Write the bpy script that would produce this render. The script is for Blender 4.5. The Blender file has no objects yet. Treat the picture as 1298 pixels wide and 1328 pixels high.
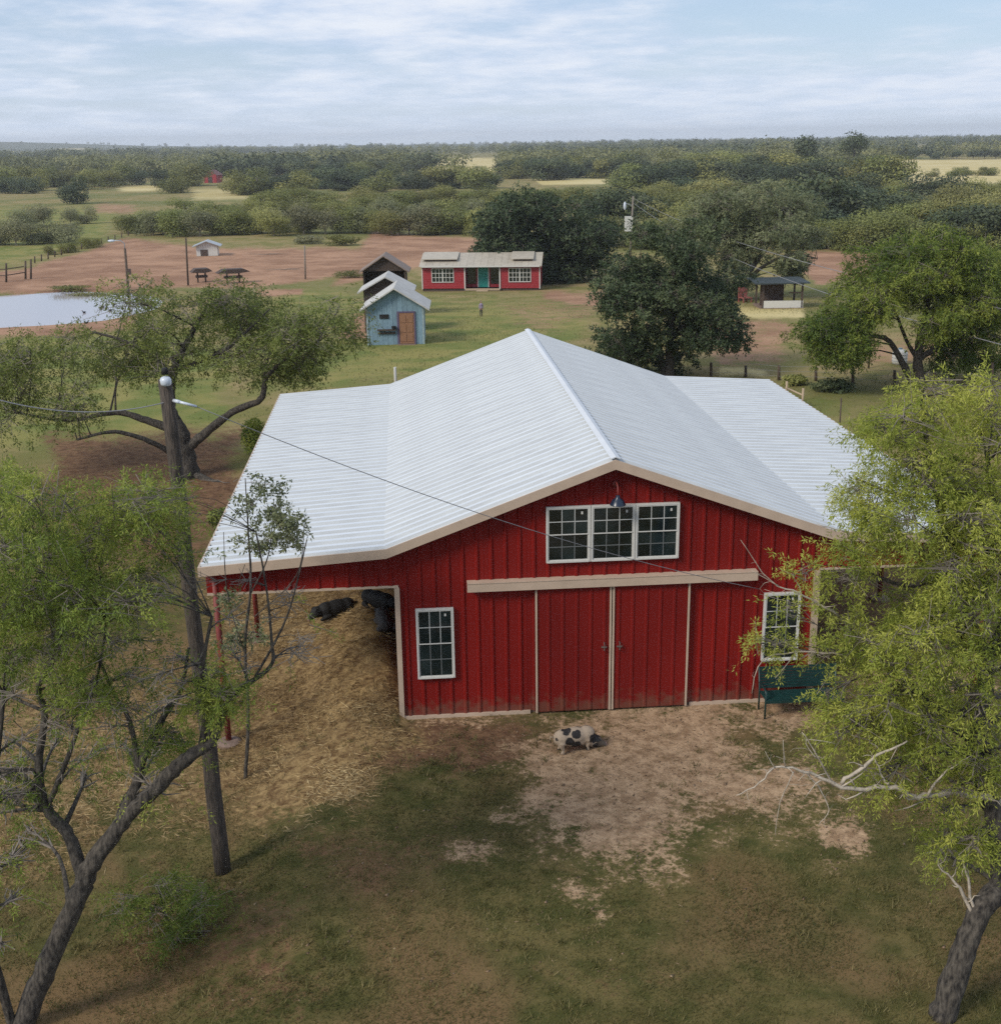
import bpy, math, random
import numpy as np
from mathutils import Vector, Matrix

R = math.radians
scene = bpy.context.scene
col = scene.collection

# ------------------------------------------------------------------ camera
CAM = np.array([-4.2012, -24.0034, 12.145]); YAW, PIT, ROL, F = 0.076, 0.3007, -0.015, 1558.36
FW = np.array([math.sin(YAW)*math.cos(PIT), math.cos(YAW)*math.cos(PIT), -math.sin(PIT)])
_r = np.array([math.cos(YAW), -math.sin(YAW), 0.0]); _u = np.cross(_r, FW)
RT = _r*math.cos(ROL)+_u*math.sin(ROL); UP = -_r*math.sin(ROL)+_u*math.cos(ROL)
cd = bpy.data.cameras.new('camera'); cam = bpy.data.objects.new('camera', cd); col.objects.link(cam)
cd.sensor_fit = 'HORIZONTAL'; cd.sensor_width = 36.0; cd.lens = F/1298*36.0
cd.clip_start = 0.1; cd.clip_end = 20000
cam.matrix_world = Matrix(((RT[0], UP[0], -FW[0], CAM[0]), (RT[1], UP[1], -FW[1], CAM[1]), (RT[2], UP[2], -FW[2], CAM[2]), (0, 0, 0, 1)))
scene.camera = cam

# ------------------------------------------------------------------ sky, sun, exposure
SUN_EL, SUN_AZ = R(38), R(-124)      # azimuth measured from +Y towards +X: the sun stands to the left, a little behind the camera
w = bpy.data.worlds.new('World'); scene.world = w; w.use_nodes = True
nt = w.node_tree; nt.nodes.clear(); L_ = nt.links.new
out = nt.nodes.new('ShaderNodeOutputWorld'); bg = nt.nodes.new('ShaderNodeBackground'); bg.inputs['Strength'].default_value = 0.10
sky = nt.nodes.new('ShaderNodeTexSky'); sky.sky_type = 'NISHITA'; sky.sun_disc = False
sky.sun_elevation = SUN_EL; sky.sun_rotation = SUN_AZ; sky.air_density = 1.0; sky.dust_density = 0.6; sky.ozone_density = 2.0
tc = nt.nodes.new('ShaderNodeTexCoord'); sep = nt.nodes.new('ShaderNodeSeparateXYZ'); L_(tc.outputs['Generated'], sep.inputs[0])
def wm(op, a, b=None, c=None, clamp=False):
    n = nt.nodes.new('ShaderNodeMath'); n.operation = op; n.use_clamp = clamp
    for i, v in enumerate((a, b, c)):
        if v is None: continue
        if isinstance(v, (int, float)): n.inputs[i].default_value = v
        else: L_(v, n.inputs[i])
    return n.outputs[0]
zc = wm('ADD', wm('MAXIMUM', sep.outputs[2], 0.0), 0.10)
cmb = nt.nodes.new('ShaderNodeCombineXYZ')       # a flat cloud layer seen from below
L_(wm('DIVIDE', sep.outputs[0], zc), cmb.inputs[0]); L_(wm('DIVIDE', sep.outputs[1], zc), cmb.inputs[1])
def wnoise(scale, detail, rough, dist, stretch, off):
    mp = nt.nodes.new('ShaderNodeMapping'); mp.inputs['Scale'].default_value = stretch; mp.inputs['Location'].default_value = off
    mp.inputs['Rotation'].default_value = (0, 0, R(12))
    L_(cmb.outputs[0], mp.inputs[0])
    n = nt.nodes.new('ShaderNodeTexNoise'); n.inputs['Scale'].default_value = scale; n.inputs['Detail'].default_value = detail
    n.inputs['Roughness'].default_value = rough; n.inputs['Distortion'].default_value = dist
    L_(mp.outputs[0], n.inputs[0]); return n.outputs[0]
n1 = wnoise(0.62, 8, 0.56, 0.1, (0.9, 0.75, 1), (3.1, 1.7, 0))
n2 = wnoise(2.6, 9, 0.62, 0.1, (1.0, 0.9, 1), (7.0, 4.0, 0))
def wramp(fac, a, b):
    m = nt.nodes.new('ShaderNodeMapRange'); m.interpolation_type = 'SMOOTHSTEP'
    m.inputs[1].default_value = a; m.inputs[2].default_value = b; L_(fac, m.inputs[0]); return m.outputs[0]
cov = wramp(wm('ADD', wm('MULTIPLY', n1, 0.7), wm('MULTIPLY', n2, 0.3)), 0.36, 0.58)
cov = wm('ADD', wm('MULTIPLY', cov, 0.44), 0.54)
shade = nt.nodes.new('ShaderNodeMix'); shade.data_type = 'RGBA'
shade.inputs[6].default_value = (4.15, 5.35, 7.5, 1); shade.inputs[7].default_value = (7.3, 7.7, 8.4, 1)
L_(wramp(wm('ADD', wm('MULTIPLY', n2, 0.45), wm('MULTIPLY', n1, 0.55)), 0.38, 0.64), shade.inputs[0])
mx = nt.nodes.new('ShaderNodeMix'); mx.data_type = 'RGBA'
L_(cov, mx.inputs[0]); L_(sky.outputs[0], mx.inputs[6]); L_(shade.outputs[2], mx.inputs[7])
hz_ = nt.nodes.new('ShaderNodeMix'); hz_.data_type = 'RGBA'; hz_.inputs[7].default_value = (6.4, 7.4, 8.9, 1)
L_(wm('MULTIPLY', wm('POWER', wm('SUBTRACT', 1.0, wm('MAXIMUM', sep.outputs[2], 0.0)), 26.0), .75), hz_.inputs[0]); L_(mx.outputs[2], hz_.inputs[6]); L_(hz_.outputs[2], bg.inputs[0]); L_(bg.outputs[0], out.inputs[0])

sd = bpy.data.lights.new('sun', 'SUN'); sun = bpy.data.objects.new('sun', sd); col.objects.link(sun)
sd.energy = 2.5; sd.angle = R(16); sd.color = (1.0, 0.93, 0.82)
sdir = Vector((math.sin(SUN_AZ)*math.cos(SUN_EL), math.cos(SUN_AZ)*math.cos(SUN_EL), math.sin(SUN_EL)))
sun.rotation_euler = (-sdir).to_track_quat('-Z', 'Y').to_euler(); sun.location = (-30, -30, 60)

scene.view_settings.view_transform = 'Standard'; scene.view_settings.look = 'None'
scene.view_settings.exposure = 0.22; scene.view_settings.gamma = 1.0; scene.view_settings.use_curve_mapping = False
scene.cycles.use_adaptive_sampling = False; scene.cycles.max_bounces = 6; scene.cycles.transparent_max_bounces = 8
scene.cycles.volume_bounces = 0
scene.cycles.use_denoising = False; scene.cycles.sample_clamp_indirect = 4.0

# ------------------------------------------------------------------ noise, terrain, pixels
def _hash(ix, iy, s):
    h = (ix.astype(np.int64)*374761393 + iy.astype(np.int64)*668265263 + s*1274126177) & 0x7fffffff
    h = ((h ^ (h >> 13))*1274126177) & 0x7fffffff
    return ((h ^ (h >> 16)) & 0xffff)/65535.0
def vnoise(x, y, s=0):
    x = np.asarray(x, float); y = np.asarray(y, float)
    ix = np.floor(x); iy = np.floor(y); fx = x-ix; fy = y-iy
    fx = fx*fx*(3-2*fx); fy = fy*fy*(3-2*fy)
    a = _hash(ix, iy, s); b = _hash(ix+1, iy, s); c = _hash(ix, iy+1, s); d = _hash(ix+1, iy+1, s)
    return (a*(1-fx)+b*fx)*(1-fy)+(c*(1-fx)+d*fx)*fy
def fbm(x, y, s=0, o=4):
    t = 0; a = 0.5; n = 0
    for i in range(o):
        t = t+a*vnoise(x*2**i, y*2**i, s+i*17); n += a; a *= 0.5
    return t/n
def ss(a, b, t):
    t = np.clip((np.asarray(t, float)-a)/(b-a), 0, 1); return t*t*(3-2*t)
POND = (-39.5, 92.0, 13.2, 14.8)
def zg(x, y):
    x = np.asarray(x, float); y = np.asarray(y, float)
    z = -3*ss(40, 115, y) - .45*ss(-5.5, -9, x)*ss(40, 15, y)
    d = np.hypot(x, y)
    z = z + (fbm(x*.35, y*.35, 3, 3)-.5)*.10*ss(1.0, 4, np.maximum(np.abs(x)-4.6, np.maximum(-y, y-17.2))) 
    far = ss(250, 900, d)
    z = z + far*(fbm(x*.0022, y*.0022, 9, 3)-.5)*5.0
    z = z + 34*np.exp(-((x+1500)/650)**2-((y-4300)/600)**2)
    # hay heaped along the barn's left side wall
    z = z + .85*np.exp(-((x+5.3)/1.1)**2-((y-3.6)/3.4)**2)*(.6+.8*fbm(x*1.6, y*1.6, 5, 3))*ss(-4.58, -4.75, x)
    # pond bowl
    r = np.hypot((x-POND[0])/POND[2], (y-POND[1])/POND[3])
    k = ss(1.45, 1.02, r)
    z = z*(1-k) + k*(-2.15 + .25*ss(1.0, 1.2, r) - .7*ss(1.02, .8, r))
    return z
def ray(px, py): return FW + RT*(px-649)/F - UP*(py-664)/F
def hit(px, py):
    d = ray(px, py); t = 5*1.002**np.arange(4000)
    q = CAM[None, :]+d[None, :]*t[:, None]
    b = q[:, 2] < zg(q[:, 0], q[:, 1])
    if not b.any(): return q[-1]
    p = q[np.argmax(b)]; return np.array([p[0], p[1], float(zg(p[0], p[1]))])
def aty(px, py, Y):
    d = ray(px, py); return CAM+d*((Y-CAM[1])/d[1])
def project(x, y, z):
    d = np.stack([x-CAM[0], y-CAM[1], z-CAM[2]], -1); k = d@FW
    ok = k > 1.0; k = np.where(ok, k, 1.0)
    return np.where(ok, 649+F*(d@RT)/k, -9999.), np.where(ok, 664-F*(d@UP)/k, 9999.)
def g(x, y): return float(zg(x, y))

# ------------------------------------------------------------------ materials
MATS = {}
def mat(name, color, rough=0.6, metal=0.0, var=0.0, vscale=6.0, bump=0.0, bscale=30.0, color2=None, stretch=(1, 1, 1), rnd=0.0, spec=0.5, detail=6, splash=None):
    if name in MATS: return MATS[name]
    m = bpy.data.materials.new(name); m.use_nodes = True; t = m.node_tree; b = t.nodes['Principled BSDF']
    b.inputs['Roughness'].default_value = rough; b.inputs['Metallic'].default_value = metal
    b.inputs['Specular IOR Level'].default_value = spec
    tcn = t.nodes.new('ShaderNodeTexCoord'); mp = t.nodes.new('ShaderNodeMapping'); mp.inputs['Scale'].default_value = stretch
    t.links.new(tcn.outputs['Object'], mp.inputs[0])
    c2 = color2 or tuple(c*(1-var) for c in color)
    n = t.nodes.new('ShaderNodeTexNoise'); n.inputs['Scale'].default_value = vscale; n.inputs['Detail'].default_value = detail
    t.links.new(mp.outputs[0], n.inputs[0])
    mr = t.nodes.new('ShaderNodeMapRange'); mr.inputs[1].default_value = .32; mr.inputs[2].default_value = .68; t.links.new(n.outputs[0], mr.inputs[0])
    mix = t.nodes.new('ShaderNodeMix'); mix.data_type = 'RGBA'
    mix.inputs[6].default_value = (*c2, 1); mix.inputs[7].default_value = (*color, 1); t.links.new(mr.outputs[0], mix.inputs[0])
    src = mix.outputs[2]
    if rnd:
        oi = t.nodes.new('ShaderNodeObjectInfo'); mr2 = t.nodes.new('ShaderNodeMapRange'); mr2.inputs[3].default_value = 1-rnd; mr2.inputs[4].default_value = 1+rnd
        t.links.new(oi.outputs['Random'], mr2.inputs[0]); hs = t.nodes.new('ShaderNodeHueSaturation'); t.links.new(mr2.outputs[0], hs.inputs['Value']); t.links.new(src, hs.inputs['Color']); src = hs.outputs[0]
    if splash:      # mud thrown up at the foot of the wall, in ragged blotches
        sz = t.nodes.new('ShaderNodeSeparateXYZ'); t.links.new(tcn.outputs['Object'], sz.inputs[0]); ns = t.nodes.new('ShaderNodeTexNoise'); ns.inputs['Scale'].default_value = 5; ns.inputs['Detail'].default_value = 7; t.links.new(tcn.outputs['Object'], ns.inputs[0])
        ma = t.nodes.new('ShaderNodeMath'); ma.operation = 'MULTIPLY_ADD'; ma.inputs[1].default_value = -1.1; t.links.new(ns.outputs[0], ma.inputs[0]); t.links.new(sz.outputs[2], ma.inputs[2])
        ms = t.nodes.new('ShaderNodeMapRange'); ms.inputs[1].default_value = -.42; ms.inputs[2].default_value = -.12; ms.inputs[3].default_value = .6; ms.inputs[4].default_value = 0; t.links.new(ma.outputs[0], ms.inputs[0])
        mq = t.nodes.new('ShaderNodeMix'); mq.data_type = 'RGBA'; mq.inputs[7].default_value = (*splash, 1); t.links.new(ms.outputs[0], mq.inputs[0]); t.links.new(src, mq.inputs[6]); src = mq.outputs[2]
    t.links.new(src, b.inputs['Base Color'])
    if bump:
        n2 = t.nodes.new('ShaderNodeTexNoise'); n2.inputs['Scale'].default_value = bscale; n2.inputs['Detail'].default_value = 6; t.links.new(mp.outputs[0], n2.inputs[0])
        bp = t.nodes.new('ShaderNodeBump'); bp.inputs['Strength'].default_value = bump; bp.inputs['Distance'].default_value = 0.03
        t.links.new(n2.outputs[0], bp.inputs['Height']); t.links.new(bp.outputs[0], b.inputs['Normal'])
    MATS[name] = m; return m
def leaf_mat(name, lo, mid, hi, trans=0.3, rnd=0.0):
    m = bpy.data.materials.new(name); m.use_nodes = True; t = m.node_tree; t.nodes.clear()
    o = t.nodes.new('ShaderNodeOutputMaterial'); at = t.nodes.new('ShaderNodeAttribute'); at.attribute_name = 'tint'
    rp = t.nodes.new('ShaderNodeValToRGB'); e = rp.color_ramp.elements
    e[0].color = (*lo, 1); e[1].color = (*hi, 1); k = rp.color_ramp.elements.new(.5); k.color = (*mid, 1)
    t.links.new(at.outputs['Fac'], rp.inputs[0]); src = rp.outputs[0]
    if rnd:
        oi = t.nodes.new('ShaderNodeObjectInfo'); mr2 = t.nodes.new('ShaderNodeMapRange'); mr2.inputs[3].default_value = 1-rnd; mr2.inputs[4].default_value = 1+rnd
        t.links.new(oi.outputs['Random'], mr2.inputs[0]); hs = t.nodes.new('ShaderNodeHueSaturation'); t.links.new(mr2.outputs[0], hs.inputs['Value']); t.links.new(src, hs.inputs['Color'])
        mr3 = t.nodes.new('ShaderNodeMapRange'); mr3.inputs[3].default_value = .485; mr3.inputs[4].default_value = .515; mm = t.nodes.new('ShaderNodeMath'); mm.operation = 'FRACT'
        ml = t.nodes.new('ShaderNodeMath'); ml.operation = 'MULTIPLY'; ml.inputs[1].default_value = 7.31; t.links.new(oi.outputs['Random'], ml.inputs[0]); t.links.new(ml.outputs[0], mm.inputs[0]); t.links.new(mm.outputs[0], mr3.inputs[0]); t.links.new(mr3.outputs[0], hs.inputs['Hue'])
        src = hs.outputs[0]
    d = t.nodes.new('ShaderNodeBsdfPrincipled'); d.inputs['Roughness'].default_value = .6; d.inputs['Specular IOR Level'].default_value = .25
    tr = t.nodes.new('ShaderNodeBsdfTranslucent'); mxs = t.nodes.new('ShaderNodeMixShader'); mxs.inputs[0].default_value = trans
    t.links.new(src, d.inputs['Base Color']); t.links.new(src, tr.inputs[0])
    t.links.new(d.outputs[0], mxs.inputs[1]); t.links.new(tr.outputs[0], mxs.inputs[2]); t.links.new(mxs.outputs[0], o.inputs[0])
    MATS[name] = m; return m

M_RED = mat('red_siding', (.205, .0092, .0064), .55, 0, 0, .9, color2=(.140, .0062, .0048), spec=.22, splash=(.15, .075, .05), stretch=(1, 1, .35), rnd=.05)
M_ROOF = mat('white_metal_roof', (.64, .675, .71), .5, 0, 0, 1.1, color2=(.555, .59, .625), stretch=(.16, 1, 1), rnd=.04)
M_RIBSHADE = mat('shaded_roof_rib_side', (.52, .54, .54), .6, 0, 0, 3, color2=(.42, .435, .44), stretch=(.3, 1, 1))  # rib flanks: shadow lines along the ribs painted in as darker metal
M_BEIGE = mat('beige_trim', (.50, .385, .29), .5, 0, .14, 3, stretch=(1, 1, 1))
M_WHITE = mat('white_vinyl', (.58, .57, .53), .45, 0, .08, 8)
M_GRILLE1 = mat('white_grille', (.45, .46, .44), .5, 0, .1, 8); M_GRILLE2 = mat('dim_grey_grille', (.13, .14, .14), .5, 0, .1, 8)
M_GLASS = mat('dark_window_glass', (.016, .026, .028), .05, 0, 0, 1.7, color2=(.003, .006, .007), spec=.8, rnd=.5)
M_WOOD = mat('weathered_pole_wood', (.105, .082, .064), .9, 0, 0, 7, color2=(.028, .023, .02), stretch=(6, 6, .7), bump=.8, bscale=9)
M_POST = mat('pale_post_wood', (.46, .35, .24), .8, 0, .3, 9, stretch=(4, 4, .6), bump=.3)
M_FPOST = mat('old_fence_wood', (.10, .07, .05), .9, 0, .5, 9, stretch=(4, 4, .6), bump=.4, rnd=.25)
M_REDPIPE = mat('red_oxide_pipe', (.20, .028, .022), .6, 0, .35, 6)
M_BARK = mat('dark_mesquite_bark', (.105, .090, .072), .95, 0, 0, 7, color2=(.012, .010, .009), stretch=(3, 3, 1), bump=1.0, bscale=8)
M_TWIG = mat('grey_twigs', (.24, .205, .17), .9, 0, .4, 12)
M_DEAD = mat('bleached_dead_wood', (.50, .43, .34), .85, 0, .45, 10, bump=.3)
M_BLACK = mat('black_hide', (.0065, .006, .006), .75, 0, .4, 9, bump=.3, bscale=50)
M_CONC = mat('concrete', (.22, .15, .115), .9, 0, .3, 6, bump=.3)
M_GALV = mat('galvanised_metal', (.42, .45, .47), .4, .3, .25, 3)
M_WIRE = mat('grey_cable', (.24, .24, .25), .6, 0, .2, 3)
M_GREEN = mat('dark_green_paint', (.008, .04, .036), .45, 0, .35, 9)
M_LAMPW = mat('milky_lamp_glass', (.55, .60, .66), .25, 0, .06, 6)
M_NAVY = mat('dark_blue_enamel', (.012, .024, .05), .3, 0, .3, 6)

# ------------------------------------------------------------------ mesh builder
class MB:
    def __init__(s): s.v = []; s.f = []
    def quad(s, *p):
        b = len(s.v); s.v += [tuple(q) for q in p]; s.f.append(tuple(range(b, b+len(p)))); return s
    def box(s, a, b, M=None):
        x0, y0, z0 = a; x1, y1, z1 = b; k = len(s.v)
        P = [(x0, y0, z0), (x1, y0, z0), (x1, y1, z0), (x0, y1, z0), (x0, y0, z1), (x1, y0, z1), (x1, y1, z1), (x0, y1, z1)]
        if M is not None: P = [tuple(M @ Vector(p)) for p in P]
        s.v += P
        s.f += [tuple(k+i for i in q) for q in ((3, 2, 1, 0), (4, 5, 6, 7), (0, 1, 5, 4), (1, 2, 6, 5), (2, 3, 7, 6), (3, 0, 4, 7))]
        return s
    def beam(s, a, b, wd, th):
        a = Vector(a); b = Vector(b); d = b-a; q = d.to_track_quat('X', 'Z').to_matrix().to_4x4()
        return s.box((0, -wd/2, -th/2), (d.length, wd/2, th/2), Matrix.Translation(a) @ q)
    def tube(s, pts, rad, n=6, cap=True, rough=0.0, rnd=random.Random(2)):
        pts = [Vector(p) for p in pts]
        if not isinstance(rad, (list, tuple)): rad = [rad]*len(pts)
        k = len(s.v); a = None
        for i, p in enumerate(pts):
            t = (pts[min(i+1, len(pts)-1)]-pts[max(i-1, 0)])
            if t.length < 1e-9: t = Vector((0, 0, 1))
            t.normalize()
            if a is None or (a-t*a.dot(t)).length < 1e-4: a = t.orthogonal().normalized()
            a = (a-t*a.dot(t)).normalized(); b = t.cross(a)
            for j in range(n):
                an = 2*math.pi*j/n; s.v.append(tuple(p+(a*math.cos(an)+b*math.sin(an))*rad[i]*(1+rough*rnd.uniform(-1, 1)*(1 if i else 0))))
        for i in range(len(pts)-1):
            for j in range(n):
                s.f.append((k+i*n+j, k+i*n+(j+1) % n, k+(i+1)*n+(j+1) % n, k+(i+1)*n+j))
        if cap:
            s.f.append(tuple(k+j for j in range(n-1, -1, -1))); e = k+(len(pts)-1)*n; s.f.append(tuple(e+j for j in range(n)))
        return s
    def lathe(s, prof, n=16, M=None):
        k = len(s.v)
        for r, z in prof:
            for j in range(n):
                an = 2*math.pi*j/n; p = Vector((r*math.cos(an), r*math.sin(an), z)); s.v.append(tuple(M @ p if M is not None else p))
        for i in range(len(prof)-1):
            for j in range(n): s.f.append((k+i*n+j, k+i*n+(j+1) % n, k+(i+1)*n+(j+1) % n, k+(i+1)*n+j))
        s.f.append(tuple(k+j for j in range(n-1, -1, -1))); e = k+(len(prof)-1)*n; s.f.append(tuple(e+j for j in range(n)))
        return s
    def ball(s, c, r, n=10, M=None):
        rx, ry, rz = r if isinstance(r, (tuple, list)) else (r, r, r)
        k = len(s.v); m = n//2+1
        for i in range(m+1):
            th = math.pi*(i+.001)/(m+.002)
            for j in range(n):
                an = 2*math.pi*j/n; p = Vector((rx*math.sin(th)*math.cos(an), ry*math.sin(th)*math.sin(an), rz*math.cos(th)))
                if M is not None: p = M @ p
                s.v.append(tuple(p+Vector(c)))
        for i in range(m):
            for j in range(n): s.f.append((k+i*n+j, k+(i+1)*n+j, k+(i+1)*n+(j+1) % n, k+i*n+(j+1) % n))
        return s
    def prism(s, poly, y0, y1):      # polygon in x,z extruded along y
        k = len(s.v); n = len(poly)
        s.v += [(x, y0, z) for x, z in poly]+[(x, y1, z) for x, z in poly]
        s.f.append(tuple(range(k, k+n))); s.f.append(tuple(range(k+2*n-1, k+n-1, -1)))
        for i in range(n): s.f.append((k+i, k+n+i, k+n+(i+1) % n, k+(i+1) % n))
        return s
    def mesh(s, name, m, smooth=False):
        me = bpy.data.meshes.new(name); me.from_pydata(s.v, [], s.f); me.materials.append(m)
        if smooth: me.polygons.foreach_set('use_smooth', [True]*len(me.polygons))
        me.update(); return me
    def build(s, name, m, parent=None, smooth=False):
        return link(name, s.mesh(name, m, smooth), parent)
def link(name, me, parent=None, loc=None, rot=None):
    o = bpy.data.objects.new(name, me); col.objects.link(o)
    if parent is not None: o.parent = parent
    if loc is not None: o.location = loc
    if rot is not None: o.rotation_euler = rot
    return o
def tag(o, label, cat, group=None):
    o['label'] = label; o['category'] = cat
    if group: o['group'] = group
    return o
def thing(name, label, cat, loc=(0, 0, 0), rz=0.0, group=None):
    o = bpy.data.objects.new(name, None); col.objects.link(o); o.location = loc; o.rotation_euler = (0, 0, rz); o.empty_display_size = .2
    return tag(o, label, cat, group)
def kind(o, k): o['kind'] = k; return o
def copy_tree(root, loc, rz=0.0, sc=1.0, label=None):
    r = root.copy(); col.objects.link(r); r.location = loc; r.rotation_euler = (0, 0, rz); r.scale = (sc, sc, sc) if not isinstance(sc, tuple) else sc
    if label: r['label'] = label
    for ch in root.children:
        c = ch.copy(); col.objects.link(c); c.parent = r
        for q in ch.children:
            d = q.copy(); col.objects.link(d); d.parent = c
    return r
def np_mesh(name, V, Fq, m, tint=None, k=4):
    me = bpy.data.meshes.new(name); nv = len(V); nf = len(Fq)
    me.vertices.add(nv); me.vertices.foreach_set('co', np.ascontiguousarray(V, np.float32).ravel())
    me.loops.add(nf*k); me.loops.foreach_set('vertex_index', np.ascontiguousarray(Fq, np.int32).ravel())
    me.polygons.add(nf); me.polygons.foreach_set('loop_start', np.arange(0, nf*k, k, dtype=np.int32))
    if tint is not None:
        a = me.attributes.new('tint', 'FLOAT', 'POINT'); a.data.foreach_set('value', np.ascontiguousarray(tint, np.float32))
    me.materials.append(m); me.update(calc_edges=True); return me
def leaf_quads(C, D, Ln, Wd, rng, Nr=None, tri=False):
    N = len(C)
    if Nr is not None: Nr = Nr/np.maximum(np.linalg.norm(Nr, axis=1, keepdims=True), 1e-6); D = D-(D*Nr).sum(1, keepdims=True)*Nr
    D = D/np.maximum(np.linalg.norm(D, axis=1, keepdims=True), 1e-6)
    A = rng.normal(size=(N, 3)) if Nr is None else Nr; S = np.cross(D, A); S /= np.maximum(np.linalg.norm(S, axis=1, keepdims=True), 1e-6)
    Ln = np.broadcast_to(Ln, (N,))[:, None]; Wd = np.broadcast_to(Wd, (N,))[:, None]
    if tri: return np.stack([C-S*Wd*.55, C+S*Wd*.55, C+D*Ln], 1).reshape(-1, 3), np.arange(3*N).reshape(-1, 3)
    V = np.stack([C, C+D*Ln*.45+S*Wd*.5, C+D*Ln, C+D*Ln*.45-S*Wd*.5], 1).reshape(-1, 3)
    return V, np.arange(4*N).reshape(-1, 4)
def leaf_mesh(name, C, D, Ln, Wd, T, m, rng, Nr=None, tri=False):
    V, Fq = leaf_quads(C, D, Ln, Wd, rng, Nr, tri); q = 3 if tri else 4; return np_mesh(name, V, Fq, m, np.repeat(np.clip(T, 0, 1), q), q)

# ------------------------------------------------------------------ ground with zones of soil, straw and pasture
def poly_sd(px, py, P):
    P = np.array(P, float); n = len(P); d = np.full(px.shape, 1e18); ins = np.zeros(px.shape, bool)
    for i in range(n):
        a = P[i]; b = P[(i+1) % n]; e = b-a; l2 = (e*e).sum()
        t = np.clip(((px-a[0])*e[0]+(py-a[1])*e[1])/l2, 0, 1)
        d = np.minimum(d, (px-a[0]-t*e[0])**2+(py-a[1]-t*e[1])**2)
        c = ((a[1] > py) != (b[1] > py)) & (px < (b[0]-a[0])*(py-a[1])/((b[1]-a[1]) or 1e-9)+a[0]); ins ^= c
    d = np.sqrt(d); return np.where(ins, d, -d)
ZONES = {
 'tan': [([(688, 940), (760, 922), (985, 900), (1075, 905), (1010, 940), (955, 975), (1020, 1005), (1075, 1030), (1000, 1055), (900, 1065), (862, 1085), (875, 1125), (790, 1112), (715, 1090), (690, 1040), (672, 985)], 46, 30, 1.0),
         ([(1060, 1080), (1110, 1058), (1135, 1085), (1110, 1118), (1065, 1110)], 22, 12, .95), ([(700, 1150), (740, 1140), (800, 1180), (790, 1200), (740, 1170)], 8, 10, .6),
         ([(560, 1085), (620, 1080), (660, 1110), (590, 1115)], 8, 12, .5), ([(530, 930), (700, 920), (700, 935), (540, 950)], 8, 8, .55),
         ([(1100, 862), (1298, 840), (1298, 900), (1100, 905)], 20, 15, .6)],
 'brown': [([(440, 800), (525, 800), (525, 930), (450, 920)], 20, 16, .55), ([(420, 955), (560, 930), (690, 935), (690, 985), (600, 1005), (500, 1000), (420, 1010)], 16, 16, .9), ([(370, 1060), (560, 1060), (620, 1120), (480, 1180), (360, 1130)], 40, 20, .55),
           ([(60, 560), (330, 560), (300, 660), (250, 740), (60, 720)], 20, 14, .9), ([(180, 1130), (420, 1150), (420, 1328), (100, 1328)], 50, 25, .5), ([(960, 900), (1080, 900), (1085, 925), (1000, 940)], 12, 10, .7),
           ([(1056, 700), (1298, 700), (1298, 870), (1056, 880)], 20, 12, .7), ([(600, 1250), (900, 1200), (1000, 1328), (560, 1328)], 80, 30, .28)],
 'straw': [([(270, 740), (524, 740), (524, 935), (545, 955), (500, 990), (440, 1030), (380, 1070), (310, 1060), (270, 960)], 40, 34, 1.0), ([(280, 800), (320, 1080), (250, 1080), (150, 1090), (60, 1140), (-80, 1150), (-80, 880), (200, 860)], 50, 40, .64),
           ([(1180, 700), (1298, 690), (1298, 800), (1180, 800)], 15, 15, .7)],
 'red': [([(-80, 372), (60, 378), (330, 372), (470, 352), (480, 300), (640, 308), (625, 336), (545, 330), (430, 322), (260, 320), (160, 306), (110, 325), (40, 345), (-80, 360)], 6, 7, 1.0), ([(430, 372), (480, 300), (640, 305), (640, 330), (550, 345)], 6, 6, .8),
         ([(1040, 325), (1140, 325), (1150, 350), (1060, 372), (1040, 350)], 6, 6, .95), ([(700, 372), (790, 375), (790, 400), (700, 392)], 8, 8, .75), ([(880, 410), (1000, 405), (1040, 425), (1010, 480), (930, 480), (900, 440)], 16, 12, .62),
         ([(-80, 415), (150, 412), (175, 372), (200, 380), (170, 425), (60, 436), (-80, 436)], 7, 5, .85), ([(455, 405), (480, 405), (480, 445), (440, 440)], 6, 5, .8), ([(640, 385), (790, 380), (790, 420), (700, 440), (650, 420)], 20, 12, .5),
         ([(1100, 440), (1250, 430), (1250, 480), (1110, 480)], 15, 12, .55), ([(330, 374), (395, 374), (395, 384), (330, 384)], 4, 4, .9), ([(-80, 366), (160, 366), (160, 382), (-80, 382)], 5, 4, .7), ([(120, 262), (180, 262), (180, 278), (110, 280)], 4, 4, .6)],
 'dry': [([(1148, 208), (1400, 205), (1400, 236), (1160, 240)], 3, 1.5, 1.0), ([(308, 201), (400, 201), (400, 210), (308, 212)], 3, 1.5, 1.0), ([(525, 203), (655, 205), (650, 222), (590, 220), (530, 213)], 3, 1.5, 1.0),
         ([(690, 231), (790, 231), (790, 239), (700, 240)], 3, 1.5, .8), ([(240, 240), (330, 243), (330, 262), (240, 262)], 6, 3, .55), ([(60, 192), (130, 191), (130, 195), (60, 196)], 3, 1, .8), ([(940, 395), (1050, 395), (1050, 415), (940, 415)], 8, 6, .7),
         ([(930, 472), (1000, 480), (1000, 492), (930, 490)], 5, 5, .7), ([(150, 240), (210, 238), (215, 248), (150, 250)], 4, 2, .7)],
 'green': [([(-80, 255), (160, 270), (120, 320), (0, 345), (-80, 350)], 14, 10, .9), ([(290, 375), (470, 368), (790, 395), (760, 450), (560, 500), (330, 520), (300, 480)], 20, 14, .8), ([(-80, 432), (200, 420), (300, 440), (300, 560), (-80, 600)], 20, 14, .85),
           ([(990, 500), (1110, 510), (1150, 600), (1000, 560)], 15, 10, .55), ([(240, 255), (480, 255), (480, 275), (240, 275)], 6, 4, .5)],
}
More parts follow.
